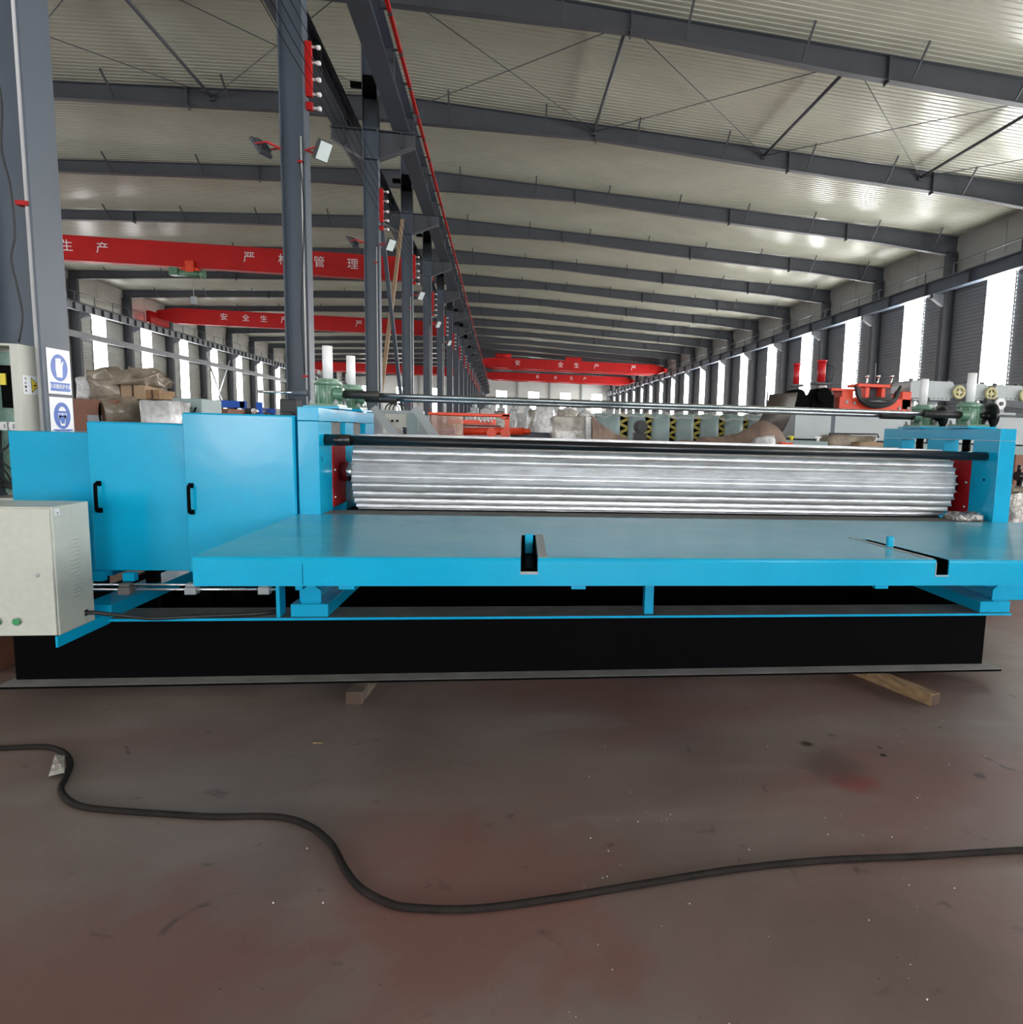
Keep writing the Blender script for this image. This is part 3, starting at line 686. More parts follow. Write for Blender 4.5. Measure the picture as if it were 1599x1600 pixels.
# portal frames
def frame(ui, uo):
    a, b = sorted((ui, uo)); fr = mo('portal_frame', MB().box(a, b, 4.10, 5.555, 1.565, 1.642), 'blue', bevel=.003)
    for v0, v1 in ((4.10, 4.362), (4.69, 4.905), (5.265, 5.555)):
        mo('post', MB().box(a, b, v0, v1, .62, 1.5625), 'blue', fr, .003)
    mo('sill', MB().box(a, b, 4.1, 5.555, .60, .98), 'blue', fr, .003)
    for v0 in (4.365, 4.91):
        mo('bearing_block', MB().box(min(ui, uo)+.015, max(ui, uo)+(.0 if ui > uo else 0)-.0, v0+.005, v0+.32, 1.04, 1.46), 'red', fr, .004)
        for z in (1.10, 1.27, 1.43):
            s = 1 if ui > uo else -1
            mo('bolt', MB().cyl((ui, v0+.03, z), (ui+s*.012, v0+.03, z), .010, 6), 'chrome', fr)
    if ui > uo:
        for v0 in (4.365, 4.91): mo('slider', MB().box(uo+.02, ui-.03, v0, v0+.32, 1.462, 1.5625), 'dusty', fr)
    # foot with gusset
    mo('foot', MB().box(a+.01, b-.01, 4.03, 4.13, .53, .60).box(a+.02, b-.02, 4.1, 5.5, .53, .60), 'blue', fr, .003)
    return fr
fl = frame(-1.166, -1.282); frr = frame(3.06, 3.174)
mo('bolt_hole', MB().cyl((3.0585, 4.22, 1.30), (3.0602, 4.22, 1.30), .009, 12), 'black', frr)
mo('paint_chip', MB().box(-1.1657, -1.165, 4.145, 4.155, 1.33, 1.36), 'black', fl)
# screw jacks
def hexa(mb, c, r, h):
    mb.prism([(c[0]+r*math.cos(k*math.pi/3), c[1]+r*math.sin(k*math.pi/3)) for k in range(6)], 'z', c[2], c[2]+h); return mb
def jack(u, v):
    bp = MB().box(u-.105, u+.105, v-.16, v+.16, 1.643, 1.657)
    h = mo('screw_jack', bp, 'blue', bevel=.002)
    hs = MB().box(u-.085, u+.085, v-.115, v+.115, 1.657, 1.672).cyl((u, v, 1.672), (u, v, 1.79), .074, 28).cyl((u, v, 1.79), (u, v, 1.815), .083, 28).cyl((u, v, 1.815), (u, v, 1.828), .062, 24)
    sg_ = 1 if u < 0 else -1; hs.cyl((u+sg_*.05, v-.05, 1.735), (u+sg_*.105, v-.05, 1.735), .040, 20)
    for a in range(8):
        an = a*math.pi/4+.2; hs.box(u+.074*math.cos(an)-.005, u+.074*math.cos(an)+.005, v+.074*math.sin(an)-.005, v+.074*math.sin(an)+.005, 1.672, 1.79)
    mo('gearbox', hs, 'green', h, .001)
    mo('screw_tube', MB().cyl((u, v, 1.828), (u, v, 2.03), .030, 20), 'alu', h)
    bt = MB()
    for su in (-1, 1):
        for sv in (-1, 1): hexa(bt, (u+su*.07, v+sv*.10, 1.672), .013, .016); bt.cyl((u+su*.07, v+sv*.1, 1.688), (u+su*.07, v+sv*.1, 1.70), .007, 8)
    mo('bolt', bt, 'steel_pale', h)
    mo('lifting_screw', MB().cyl((u, v, 1.46), (u, v, 1.565), .028, 16), 'black', h)
    return h
for u in (-1.224, 3.117):
    for v in (4.52, 5.10): jack(u, v)
# long synchronising shafts
for v in (4.47, 5.05):
    s = mo('drive_shaft', MB().cyl((-.95, v, 1.735), (2.78, v, 1.735), .0165, 14), 'shaft')
    mo('coupling', MB().cyl((-1.115, v, 1.735), (-.90, v, 1.735), .026, 16), 'rubber', s)
    mo('coupling', MB().cyl((2.74, v, 1.735), (3.01, v, 1.735), .026, 16), 'rubber', s)
    w_ = MB().cyl((3.225, v, 1.735), (3.25, v, 1.735), .096, 32).cyl((3.205, v, 1.735), (3.27, v, 1.735), .03, 16).cyl((3.17, v, 1.735), (3.225, v, 1.735), .018, 12)
    mo('drive_wheel', w_, 'black_gloss', s, .003)
s = mo('stub_shaft', MB().cyl((-1.62, 4.47, 1.735), (-1.33, 4.47, 1.735), .009, 10), 'chrome')
mo('coupling', MB().cyl((-1.42, 4.47, 1.735), (-1.33, 4.47, 1.735), .020, 14), 'steel', s)
mo('small_motor', MB().box(-1.55, -1.45, 4.62, 4.74, 1.46, 1.70).box(-1.535, -1.465, 4.60, 4.62, 1.5, 1.62), 'rubber', bevel=.006)
# ridged rollers
def roller(v, zc, u0=-1.045, u1=2.93, R=.24, N=27, dep=.030):
    seg = 12; vs = []; mb = MB(); prof = []
    for k in range(N*seg):
        q_ = k % seg; t_ = [0, .045, .08, .14, .22, .32, .44, .56, .68, .80, .89, .96][q_]; a = 2*math.pi*(k//seg+t_+.18)/N
        d = 0 if q_ < 2 else dep*(math.sin(math.pi*(t_-.045)/.955)**.62)
        # flat land on the crest
        prof.append((v-(R-d)*math.cos(a), zc+(R-d)*math.sin(a)))
    n = len(prof); us = [u0+(u1-u0)*i/10 for i in range(11)]
    for u in us: mb.v += [(u, a, b) for a, b in prof]
    for i in range(10):
        for k in range(n): mb.f.append((i*n+k, i*n+(k+1) % n, (i+1)*n+(k+1) % n, (i+1)*n+k)); mb.sm.append(True)
    mb.f.append(tuple(range(n))); mb.sm.append(False); mb.f.append(tuple(reversed(range(10*n, 11*n)))); mb.sm.append(False)
    return mb
for v in (4.54, 5.11):
    r = mo('ridged_roller', roller(v, 1.252), 'zinc')
    md = r.modifiers.new('edge', 'EDGE_SPLIT'); md.split_angle = math.radians(24)
    mo('journal', MB().cyl((-1.16, v, 1.252), (-1.045, v, 1.252), .062, 24), 'shaft', r); mo('journal', MB().cyl((2.93, v, 1.252), (3.055, v, 1.252), .062, 24), 'shaft', r)
mo('guard_bar', MB().cyl((-1.166, 4.22, 1.457), (3.06, 4.22, 1.457), .029, 20).cyl((-1.166, 4.22, 1.457), (-1.02, 4.22, 1.457), .034, 20), 'black_gloss')
# feed table
TZ, TB, TF, TK = 1.03, .915, 2.76, 4.098
def tprof(u0f, u0b, u1f, u1b, m_, name='x'):   # solid top slab piece with skewable ends, rounded front edge
    pr_ = [(TF, TB), (TF, TZ-.014)]+[(TF+.014-.014*math.cos(a), TZ-.014+.014*math.sin(a)) for a in (math.pi/6, math.pi/3, math.pi/2)]
    pr_ += [(TK, TZ), (TK, TB)]
    mb = MB(); n = len(pr_)
    for (uf, ub) in ((u0f, u0b), (u1f, u1b)):
        for (v, z) in pr_: mb.v.append((uf+(ub-uf)*(v-TF)/(TK-TF), v, z))
    for k in range(n): mb.f.append((k, (k+1) % n, n+(k+1) % n, n+k)); mb.sm.append(False)
    mb.f += [tuple(range(n)), tuple(reversed(range(n, 2*n)))]; mb.sm += [False, False]; return mb
tab = mo('feed_table', MB().box(-1.26, 3.62, TF+.02, TK-.02, TB-.006, TB-.001), 'blue_dark')
VS1, VS2 = 3.375, 3.33      # slot back ends
def skew(u_f, u_b, vs, v): return u_f+(u_b-u_f)*(v-TF)/(vs-TF)
s1 = (-.009, .060); s2f = (1.812, 1.872); s2b = (1.735, 1.785)
def sk(uf, ub): return ub+(ub-uf)*(TK-VS2)/(VS2-TF)     # extend slot line to the table back
def split_piece(a_f, a_b, b_f, b_b):
    return tprof(a_f, a_b, b_f, b_b, 'blue')
def add_top(mb):
    o = mo('table_top', mb, 'blue_worn_sheen', tab)
    o.data.materials.append(M['blue'])
    for p in o.data.polygons:
        if abs(p.normal.z) < .9: p.material_index = 1
    return o
add_top(split_piece(-1.26, -1.285, s1[0], s1[0]))
add_top(split_piece(s1[1], s1[1], s2f[0], sk(s2f[0], s2b[0])))
add_top(split_piece(s2f[1], sk(s2f[1], s2b[1]), 3.62, 3.62))
# filling behind and under the slots
o = mo('table_top', MB().box(s1[0], s1[1], VS1, TK, TB, TZ), 'blue_worn_sheen', tab)
ub0, ub1, uk0, uk1 = s2b[0], s2b[1], sk(s2f[0], s2b[0]), sk(s2f[1], s2b[1])
o = mo('table_top', MB().add([(ub0, VS2, TB), (ub1, VS2, TB), (uk1, TK, TB), (uk0, TK, TB), (ub0, VS2, TZ), (ub1, VS2, TZ), (uk1, TK, TZ), (uk0, TK, TZ)], [(3, 2, 1, 0), (4, 5, 6, 7), (0, 1, 5, 4), (1, 2, 6, 5), (2, 3, 7, 6), (3, 0, 4, 7)]), 'blue_worn_sheen', tab)
mo('front_skirt', MB().box(s1[0], s1[1], TF, TF+.004, TB, .972), 'blue', tab)
mo('front_skirt', MB().box(s2f[0], s2f[1], TF, TF+.004, TB, .962), 'blue', tab)
# black channels in the slots
mo('slot_channel', MB().box(s1[0]+.0005, s1[0]+.004, TF+.005, VS1, .93, TZ-.001).box(s1[1]-.004, s1[1]-.0005, TF+.005, VS1, .93, TZ-.001).box(s1[0]+.004, s1[1]-.004, TF+.005, VS1, .93, .94).box(s1[0]+.004, s1[1]-.004, VS1-.004, VS1, .94, TZ-.001).box(s1[0]+.018, s1[1]-.018, TF+.12, VS1-.06, .94, .965), 'black', tab)
c = MB()
for (uf, ub, sg) in ((s2f[0], s2b[0], 1), (s2f[1], s2b[1], -1)):
    c.add([(uf+sg*.0005, TF+.005, .93), (uf+sg*.005, TF+.005, .93), (ub+sg*.005, VS2, .93), (ub+sg*.0005, VS2, .93), (uf+sg*.0005, TF+.005, TZ-.001), (uf+sg*.005, TF+.005, TZ-.001), (ub+sg*.005, VS2, TZ-.001), (ub+sg*.0005, VS2, TZ-.001)], [(3, 2, 1, 0), (4, 5, 6, 7), (0, 1, 5, 4), (1, 2, 6, 5), (2, 3, 7, 6), (3, 0, 4, 7)])
c.add([(s2f[0]+.005, TF+.005, .93), (s2f[1]-.005, TF+.005, .93), (s2b[1]-.005, VS2, .93), (s2b[0]+.005, VS2, .93), (s2f[0]+.005, TF+.005, .94), (s2f[1]-.005, TF+.005, .94), (s2b[1]-.005, VS2, .94), (s2b[0]+.005, VS2, .94)], [(3, 2, 1, 0), (4, 5, 6, 7), (0, 1, 5, 4), (1, 2, 6, 5), (2, 3, 7, 6), (3, 0, 4, 7)])
mo('slot_channel', c, 'black', tab)
mo('slot_lip', MB().box(s1[0]-.002, s1[1]+.002, TF-.003, TF-.0005, .962, .974).box(s2f[0]-.004, s2f[0], TF-.003, TF-.0005, .958, 1.016).box(s2f[0]-.004, s2f[1]+.002, TF-.003, TF-.0005, .955, .961), 'steel_pale', tab, label='bare metal edge of the slot')
# worn steel strips beside the slots
mo('wear_strip', MB().box(.062, .098, TF+.012, 3.385, TZ, TZ+.002), 'steel_pale', tab)
c = MB().add([(s2f[0]-.028, TF+.02, TZ), (s2f[0]-.002, TF+.02, TZ), (s2b[0]-.002, VS2+.05, TZ), (s2b[0]-.028, VS2+.05, TZ), (s2f[0]-.028, TF+.02, TZ+.002), (s2f[0]-.002, TF+.02, TZ+.002), (s2b[0]-.002, VS2+.05, TZ+.002), (s2b[0]-.028, VS2+.05, TZ+.002)], [(3, 2, 1, 0), (4, 5, 6, 7), (0, 1, 5, 4), (1, 2, 6, 5), (2, 3, 7, 6), (3, 0, 4, 7)])
mo('wear_strip', c, 'steel_pale', tab)
def pin(u, v, h, wd=.038):
    mb = MB().box(u-wd/2, u+wd/2, v-.012, v+.012, .965, TZ+h); mo('stop_finger', mb, 'blue', tab, .006)
pin(.027, 3.22, .030); pin(1.78, 3.10, .052, .032)
for u in (.232, 1.58, -.7): mo('bracket_tab', MB().box(u-.03, u+.03, TF+.03, TF+.06, TB-.022, TB-.006), 'blue', tab)
mo('side_seam', MB().box(-.858, -.8565, TF-.0012, TF-.0002, TB+.004, TZ-.03), 'black', tab)
# table supports on the base
mo('table_support', MB().box(.735, .79, 3.98, 3.992, .457, TB-.006).box(.735, .747, 3.992, 4.05, .457, TB-.006), 'blue', bevel=.002)
mo('table_support', MB().box(-1.375, -1.355, 3.955, 4.05, .457, TB-.006), 'blue', bevel=.002)
for ua in (-1.253, 3.035):
    mo('table_support', MB().prism([(ua, .53), (ua+.108, .53), (ua+.108, .60), (ua+.075, .628), (ua+.033, .628), (ua, .60)], 'y', 4.0, 4.012).box(ua+.005, ua+.103, 3.99, 4.03, .53, .536), 'blue')
mo('table_arm', MB().box(3.25, 3.62, 3.95, 4.02, .82, TB-.006), 'blue', bevel=.003)
mo('table_arm', MB().box(3.20, 3.50, 4.2, 4.6, .48, .60), 'blue', bevel=.003)
mo('table_arm', MB().box(-1.29, -1.25, 4.02, 4.09, .60, TB), 'blue')
# gear cabinets
def cabinet(u0, u1, v0, z0, z1, handle, dep=.5):
    c = mo('gear_cabinet', MB().box(u0, u1, v0+.02, v0+dep, z0+.005, z1), 'blue', bevel=.006)
    if handle is not None:
        d = mo('door', MB().box(u0+.002, u1-.002, v0, v0+.018, z0, z1-.004), 'blue', c, .006)
        hu = handle
        h = MB().tube(smooth([(hu, v0, 1.035), (hu, v0-.028, 1.037), (hu, v0-.036, 1.055), (hu, v0-.036, 1.165), (hu, v0-.028, 1.185), (hu, v0, 1.187)], 5), .0095, 8)
        h.box(hu-.012, hu+.012, v0-.008, v0, 1.022, 1.05).box(hu-.012, hu+.012, v0-.008, v0, 1.172, 1.20)
        mo('handle', h, 'black', c, label='black bow handle')
    return c
cabinet(-1.886, -1.296, 4.08, .692, 1.592, -1.850)
cabinet(-2.392, -1.890, 4.11, .693, 1.528, -2.343)
cabinet(-2.90, -2.396, 4.26, .62, 1.462, None, .45)
for u, v, zt_ in ((-2.33, 4.14, .69), (-2.17, 4.14, .69)):
    mo('cabinet_leg', MB().box(u-.03, u+.03, v-.12, v-.08, .652, zt_+.006), 'blue')
for u, v, zt_ in ((-2.30, 4.5, .69), (-2.0, 4.5, .69), (-1.80, 4.5, .69), (-1.40, 4.5, .69), (-2.6, 4.5, .62)):
    mo('cabinet_leg', MB().box(u-.03, u+.03, v, v+.06, .12, zt_+.01), 'black')
# guide rods and slide blocks under the cabinets
for z in (.640, .618):
    mo('guide_rod', MB().cyl((-2.42, 3.985+(z < .63)*-.02, z), (-1.375, 3.985+(z < .63)*-.02, z), .0075, 12), 'chrome')
for u in (-1.82, -1.437, -2.16):
    mo('slide_block', MB().box(u-.03, u+.03, 3.945, 4.0, .592, .632).box(u-.026, u+.026, 3.95, 4.0, .634, .652), 'steel_pale' if u > -2 else 'dusty', bevel=.003)
# bracket carrying the control box
CU = -2.238
mo('control_box_bracket', MB().prism([(3.53, .432), (3.955, .432), (3.955, .457), (4.3, .457), (4.3, .487), (3.53, .487)], 'x', CU-.012, CU-.002).box(CU-.7, CU-.012, 3.62, 4.2, .479, .487), 'blue', bevel=.001)
# ---- control box (rests on the bracket)
t = thing('control_box', 'beige metal control box with green push buttons at the lower left', 'control box', mw(CU-.3, 3.67, .488), -MYAW)
OB = (CU-.3, 3.67, .488)
def bo(name, mb, m, parent=None, bevel=0, label=None): return obj(name, MBloc(mb, OB), m, parent or t, bevel, label)
bo('casing', MB().box(CU-.62, CU, 3.548, 3.825, .488, 1.118), 'beige', bevel=.004)
bo('door', MB().box(CU-.612, CU-.004, 3.53, 3.547, .492, 1.112), 'beige', bevel=.004)
lk = bo('lock', MB().cyl((CU-.068, 3.53, .79), (CU-.068, 3.524, .79), .0105, 20).box(CU-.0695, CU-.0665, 3.521, 3.524, .783, .797), 'chrome')
for k, du in enumerate((.170, .256, .342)):
    b = bo('push_button', MB().cyl((CU-du, 3.53, .565), (CU-du, 3.522, .565), .021, 24), 'chrome')
    bo('button_cap', MB().cyl((CU-du, 3.522, .565), (CU-du, 3.512, .565), .016, 20), 'button_green', b, .002)
lou = MB()
for col_ in range(1):
    for k in range(15):
        z = .945-.0205*k; ln_ = .075
        lou.prism([(CU, z), (CU+.005, z-.002), (CU, z-.009)], 'y', 3.655, 3.655+ln_) if False else lou.add([(CU, 3.655, z), (CU+.005, 3.66, z-.004), (CU, 3.655, z-.009), (CU, 3.655+ln_, z), (CU+.005, 3.65+ln_, z-.004), (CU, 3.655+ln_, z-.009)], [(0, 1, 2), (5, 4, 3), (0, 3, 4, 1), (1, 4, 5, 2)])
bo('louvre', lou, 'beige')['kind'] = 'stuff'
bo('label_plate', MB().box(CU, CU+.001, 3.567, 3.60, 1.075, 1.108), 'white')
bo('label_print', MB().box(CU+.001, CU+.0015, 3.583, 3.588, 1.08, 1.09), 'black')
bo('cable_hole', MB().box(CU, CU+.0015, 3.742, 3.768, .53, .56), 'black')
pts = [mw(CU-.02, 3.75, .545), mw(CU+.04, 3.76, .543), mw(CU+.12, 3.80, .520), mw(CU+.25, 3.88, .478), mw(CU+.42, 3.94, .470), mw(CU+.75, 4.0, .468), mw(CU+.85, 4.08, .468)]
tag(obj('power_cable', MB().tube(smooth(pts), .011, 8), 'rubber'), 'black cable leaving the side of the beige control box', 'cable')
# ---- timber blocks under the base
def block(name_lab, a, b, wd, ht, m_):
    mb = MB().bar((a[0], a[1], ht/2), (b[0], b[1], ht/2), wd, ht); o = obj('timber_block', mb, m_, bevel=.004)
    d_ = (Vector((b[0]-a[0], b[1]-a[1], 0))).normalized()
    e_ = obj('end_grain', MB().bar((a[0]-d_.x*.0015, a[1]-d_.y*.0015, ht/2), (a[0]-d_.x*.0003, a[1]-d_.y*.0003, ht/2), wd-.006, ht-.006), 'wood_dark', o); return tag(o, name_lab, 'timber', 'timber blocks under the machine')
p0, p1 = mw(-.925, 3.80), mw(-.90, 4.25)
block('short grey timber block under the black base beam, left of centre', p0, p1, .088, .069, 'wood_grey')
p0, p1 = mw(2.425, 3.595), mw(2.16, 4.26)
block('long yellowish timber block sticking out under the base beam at right', p0, p1, .082, .069, 'wood')
# rear supports (hidden ones carry the rear beam)
for u in (-.9, 2.3):
    p0, p1 = mw(u, 5.3), mw(u, 5.8); block('timber block under the rear base beam, %s one' % ('left' if u < 0 else 'right'), p0, p1, .09, .069, 'wood')
# ---- foil rag on the table at the right frame
mb = lump(2.83, 3.035, 4.13, 4.30, 1.031, 1.075, .014, (14, 8, 4), 3, freq=22)
mb.v = [tuple(mw(*p[:2], p[2])) for p in mb.v]
tag(obj('foil_rag', mb, 'foil'), 'crumpled silver foil lying on the table beside the right portal frame', 'foil')
mo('view_blocker', MB().box(-1.16, 3.055, 4.33, 5.25, .982, .992), 'black')  # black sheet added to close off the view under the rollers
mo('table_ledge', MB().box(-1.16, 3.055, TK+.003, 4.32, .99, 1.029), 'dusty')
# ---- floor cable and its tag, litter
def P0(x, y, h=0):
    d = R2*((x-PPX)/F_PX) - U2*((y-PPY)/F_PX) + fw; k = (h-EYE)/d.z; return d.x*k, d.y*k
cp = [(-120, 1172), (-50, 1171), (0, 1169), (49, 1167), (79, 1168), (101, 1177), (110, 1193), (103, 1214), (95, 1231), (102, 1246), (122, 1258), (165, 1265), (278, 1273), (338, 1276), (431, 1276), (480, 1289), (517, 1318), (540, 1359), (563, 1387), (600, 1408), (640, 1418), (740, 1420), (860, 1405), (1000, 1382), (1150, 1358), (1290, 1344), (1430, 1338), (1599, 1328), (1750, 1322)]
tag(obj('floor_cable', MB().tube(smooth([(*P0(a, b, .0125), .0125) for a, b in cp], 8), .0125, 10), 'cable'), 'long black cable winding across the red-brown floor', 'cable')
q4 = [(86, 1180, .027), (101, 1181, .029), (101, 1207, .029), (76, 1213, .006)]
vv = [(*P0(a, b, h), h) for a, b, h in q4]
lb = MB().add(vv+[(x, y, z+.0015) for x, y, z in vv], [(3, 2, 1, 0), (4, 5, 6, 7), (0, 1, 5, 4), (1, 2, 6, 5), (2, 3, 7, 6), (3, 0, 4, 7)])
tag(obj('cable_tag', lb, 'film'), 'dirty white tag taped to the bend of the floor cable', 'tag')
crumbs = [(946, 1166, 'pale crumb of swarf on the floor below the feed table'), (497, 1161, None), (1120, 1076, None), (1290, 1278, None), (997, 1284, None), (1010, 1268, None), (1034, 1283, None), (1048, 1273, None), (966, 1282, None), (951, 1330, None), (923, 1310, None), (1540, 1182, None), (1580, 1186, None), (1410, 1160, None), (1280, 1338, None), (1188, 1348, None), (505, 1411, None), (427, 1411, None), (480, 1326, None), (957, 1515, None), (935, 1476, None), (1140, 1600, None)]
x_, y_ = P0(497, 1161)
tag(obj('wood_splinter', MB().box(x_-.022, x_+.022, y_-.004, y_+.004, 0, .005), 'wood'), 'tiny pale splinter lying on the floor left of the timber block', 'splinter')
cr = MB()
for (a, b) in [(rnd.randint(850, 1590), rnd.randint(1090, 1590)) for _ in range(46)]+[(c_[0], c_[1]) for c_ in crumbs if c_[0] != 497]:
    x_, y_ = P0(a, b); s_ = rnd.uniform(.0015, .0042); an = rnd.random()*3
    cr.add([(x_+s_*math.cos(an+k*2.1), y_+s_*math.sin(an+k*2.1), 0) for k in range(3)]+[(x_, y_, s_*1.2)], [(0, 1, 3), (1, 2, 3), (2, 0, 3), (2, 1, 0)])
tag(obj('floor_crumbs', cr, 'white'), 'scattered tiny pale crumbs on the floor in front of the machine', 'crumbs', kind='stuff')
# ================================================================== THINGS STANDING IN THE HALLS
def ext(x0, x1, y, Y): a, b = at(x0, y, Y), at(x1, y, Y); return a.x, b.x, (a.z+b.z)/2
def zat(x, y, Y): return at(x, y, Y).z
def wrapped(lab, x0, x1, yt, Y, dep, m_, z0=0, amp=.03, seed=1, cat='package', name='wrapped_package', group=None, freq=3, n=(10, 5, 9)):
    a, b, z = ext(x0, x1, yt, Y)
    return tag(obj(name, lump(a, b, Y, Y+dep, z0, z, amp, n, seed, freq=freq), m_), lab, cat, group)
# ---- left clutter behind the gear cabinets
Yc = 8.2
zs = zat(150, 622, Yc)       # height of the lower tier
a, b, _ = ext(112, 172, 640, Yc+.25)
bt = MB().prism([(a, 0), (at(150, 665, Yc).x, 0), (at(150, 665, Yc).x, zat(150, 662, Yc)), (at(168, 624, Yc).x, zs-.01), (a, zs-.01)], 'y', Yc+.2, Yc+.27)
tag(obj('brown_board', bt, 'board'), 'reddish brown board with slanted edge behind the safety sign column', 'board')
tag(obj('paper_label', MB().box(at(120, 650, Yc).x, at(144, 650, Yc).x, Yc+.19, Yc+.198, zat(130, 658, Yc), zat(130, 648, Yc)), 'steel_pale'), 'pale label stuck on the reddish brown board', 'label')
wrapped('large film-wrapped crate carrying the upper packages, left clutter', 112, 266, 625, Yc+.75, .9, 'film_brown', 0, .02, 5)
# wrapped tube
t = thing('wrapped_tube', 'brown film-wrapped tube with dark open end between board and pale block', 'tube', (at(180, 645, Yc+.4).x, Yc+.4, 0))
o_ = tuple(t.location)
c0 = at(160, 646, Yc+.25); c1_ = at(200, 642, Yc+.45)
obj('tube_body', MBloc(MB().cyl((c0.x, c0.y, c0.z), (c1_.x+.1, c1_.y, c1_.z), .165, 24), o_), 'film_brown', t)
obj('tube_opening', MBloc(MB().cyl((c0.x-.004, c0.y-.001, c0.z), (c0.x, c0.y, c0.z), .135, 24), o_), 'black', t)
obj('tube_stand', MBloc(MB().box(c0.x+.05, c1_.x, Yc+.28, Yc+.55, 0, c0.z-.14), o_), 'card', t)
wrapped('pale plastic-wrapped block behind the two stepped blue cabinets', 214, 267, 625, Yc, .5, 'film_white', 0, .018, 9, freq=6)
wrapped('pale film-wrapped small block next to the glove sign', 114, 139, 588, Yc+.9, .35, 'film_white', zs+.012, .018, 11, freq=6)
wrapped('large olive brown film-wrapped bundle on the left clutter', 136, 192, 585, Yc+.8, .6, 'film_brown', zs+.012, .05, 12)
wrapped('crumpled brown wrapping paper on top of the left bundle', 134, 232, 577, Yc+.75, .65, 'film_brown', zat(150, 600, Yc+.8), .07, 14, freq=6, n=(24, 8, 5))
def carton(lab, x0, x1, yt, yb, Y, dep, m_='card'):
    a, b, z = ext(x0, x1, yt, Y); zb_ = zat((x0+x1)/2, yb, Y)
    t = thing('cardboard_box', lab, 'box', ((a+b)/2, Y+dep/2, zb_))
    o = ((a+b)/2, Y+dep/2, zb_)
    obj('carton', MBloc(MB().box(a, b, Y, Y+dep, zb_, z), o), m_, t, .004)
    obj('tape', MBloc(MB().box((a+b)/2-.012, (a+b)/2+.012, Y-.0015, Y, zb_, z), o), 'wood_dark', t)
carton('light brown cardboard box under the crumpled paper', 188, 226, 601, 623.5, Yc+.75, .4)
carton('darker brown cardboard box at the right end of the left clutter', 226, 249, 609, 623.5, Yc+.78, .4, 'wood')
a, b, z = ext(268, 315, 622, 9.0)
t = thing('grey_machine_cabinet', 'green-grey metal cabinet with a small handle behind the tallest blue cabinet', 'cabinet', ((a+b)/2, 9.3, 0))
o_ = tuple(t.location)
obj('casing', MBloc(MB().box(a, b, 9.0, 9.6, 0, z), o_), 'green_grey', t, .01)
p = at(302, 641, 9.0)
obj('handle', MBloc(MB().tube([(p.x-.03, 9.0, p.z+.03), (p.x-.03, 8.95, p.z-.02), (p.x+.03, 8.95, p.z-.02), (p.x+.03, 9.0, p.z+.03)], .01, 8), o_), 'black', t)
# blue frame and red sheets farther left
t = thing('blue_frame', 'blue steel frame with rollers beyond the tallest blue cabinet', 'frame', (at(370, 640, 12).x, 12.3, 0)); o_ = tuple(t.location)
a, b, z = ext(328, 410, 632, 12)
f_ = MB().box(a, at(382, 632, 12).x, 12, 12.08, z-.05, z+.06).box(a, b, 12.6, 12.68, z-.12, z-.04)
for px in (330, 379, 404): q = at(px, 632, 12).x; f_.box(q-.04, q+.04, 12, 12.08, 0, z+.05)
obj('beam', MBloc(f_, o_), 'cloth', t)
for k in range(6):
    q = at(345+11*k, 640, 12).x
    obj('roller', MBloc(MB().cyl((q, 11.9, z-.10), (q, 12.55, z-.10), .045, 12), o_), 'chrome' if k % 2 else 'rubber', t)
a, b, z = ext(312, 356, 638, 11.2)
tag(obj('red_sheet_stack', MB().box(a, b, 11.2, 11.9, z-.08, z).box(a+.1, b-.1, 11.3, 11.8, 0, z-.08), 'board'), 'low dark red sheet stack left of the blue steel frame', 'stack')
# ---- grey frame with diagonal struts, centre left
Yg = 8.3
t = thing('grey_machine', 'blue-grey machine frame with two slanted braces and a pale switch box', 'machine', (at(640, 660, Yg).x, Yg, 0)); o_ = tuple(t.location)
def g_(name, mb, m_, par=None, **k): return obj(name, MBloc(mb, o_), m_, par or t, **k)
for (x0, y0, x1, y1) in ((583, 637, 634, 690), (648, 637, 694, 690)):
    A, B = at(x0, y0, Yg), at(x1, y1+10, Yg); g_('slanted_brace', MB().bar(A, B, .08, .085, (0, 0, 1)), 'steel_pale')
A, B = at(585, 640, Yg+.35), at(662, 643, Yg+.35)
g_('top_rail', MB().box(A.x, B.x, Yg+.3, Yg+.5, A.z-.05, A.z), 'steel_pale')
for px in (587, 662): q = at(px, 650, Yg+.3).x; g_('upright', MB().box(q-.05, q+.05, Yg+.3, Yg+.5, 0, A.z-.05), 'steel_pale')
A, B = at(604, 647, Yg+.28), at(641, 668, Yg+.28)
sb = g_('switch_box', MB().box(A.x, B.x, Yg+.15, Yg+.29, B.z, A.z), 'beige_box', bevel=.005)
for px in (606, 613, 621): q = at(px, 657.5, Yg+.13); g_('knob', MB().cyl((q.x, Yg+.15, q.z), (q.x, Yg+.12, q.z), .013, 12), 'black', sb)
A, B = at(641, 646, Yg+.4), at(657, 690, Yg+.4)
g_('side_box', MB().box(A.x, B.x, Yg+.1, Yg+.29, 0, A.z), 'green_grey', bevel=.005)
hp = MB()
for k in range(3):
    A = at(600+6*k, 642, Yg+.3); hp.tube(smooth([(A.x, Yg+.35, A.z-.1), (A.x+.02, Yg+.33, A.z+.05), (A.x+.09, Yg+.33, A.z+.09), (A.x+.16, Yg+.33, A.z+.05), (A.x+.18, Yg+.35, A.z-.05)], 5), .009, 6)
g_('hose', hp, 'rubber')
mt_ = at(663, 681, Yg); tag(obj('motor', MB().cyl((mt_.x, Yg-.1, .95+.3), (mt_.x, Yg+.2, 1.25), .09, 18).box(mt_.x-.1, mt_.x+.1, Yg-.1, Yg+.2, 0, 1.18), 'rubber'), 'dark small motor behind the left end of the guard bar', 'motor')
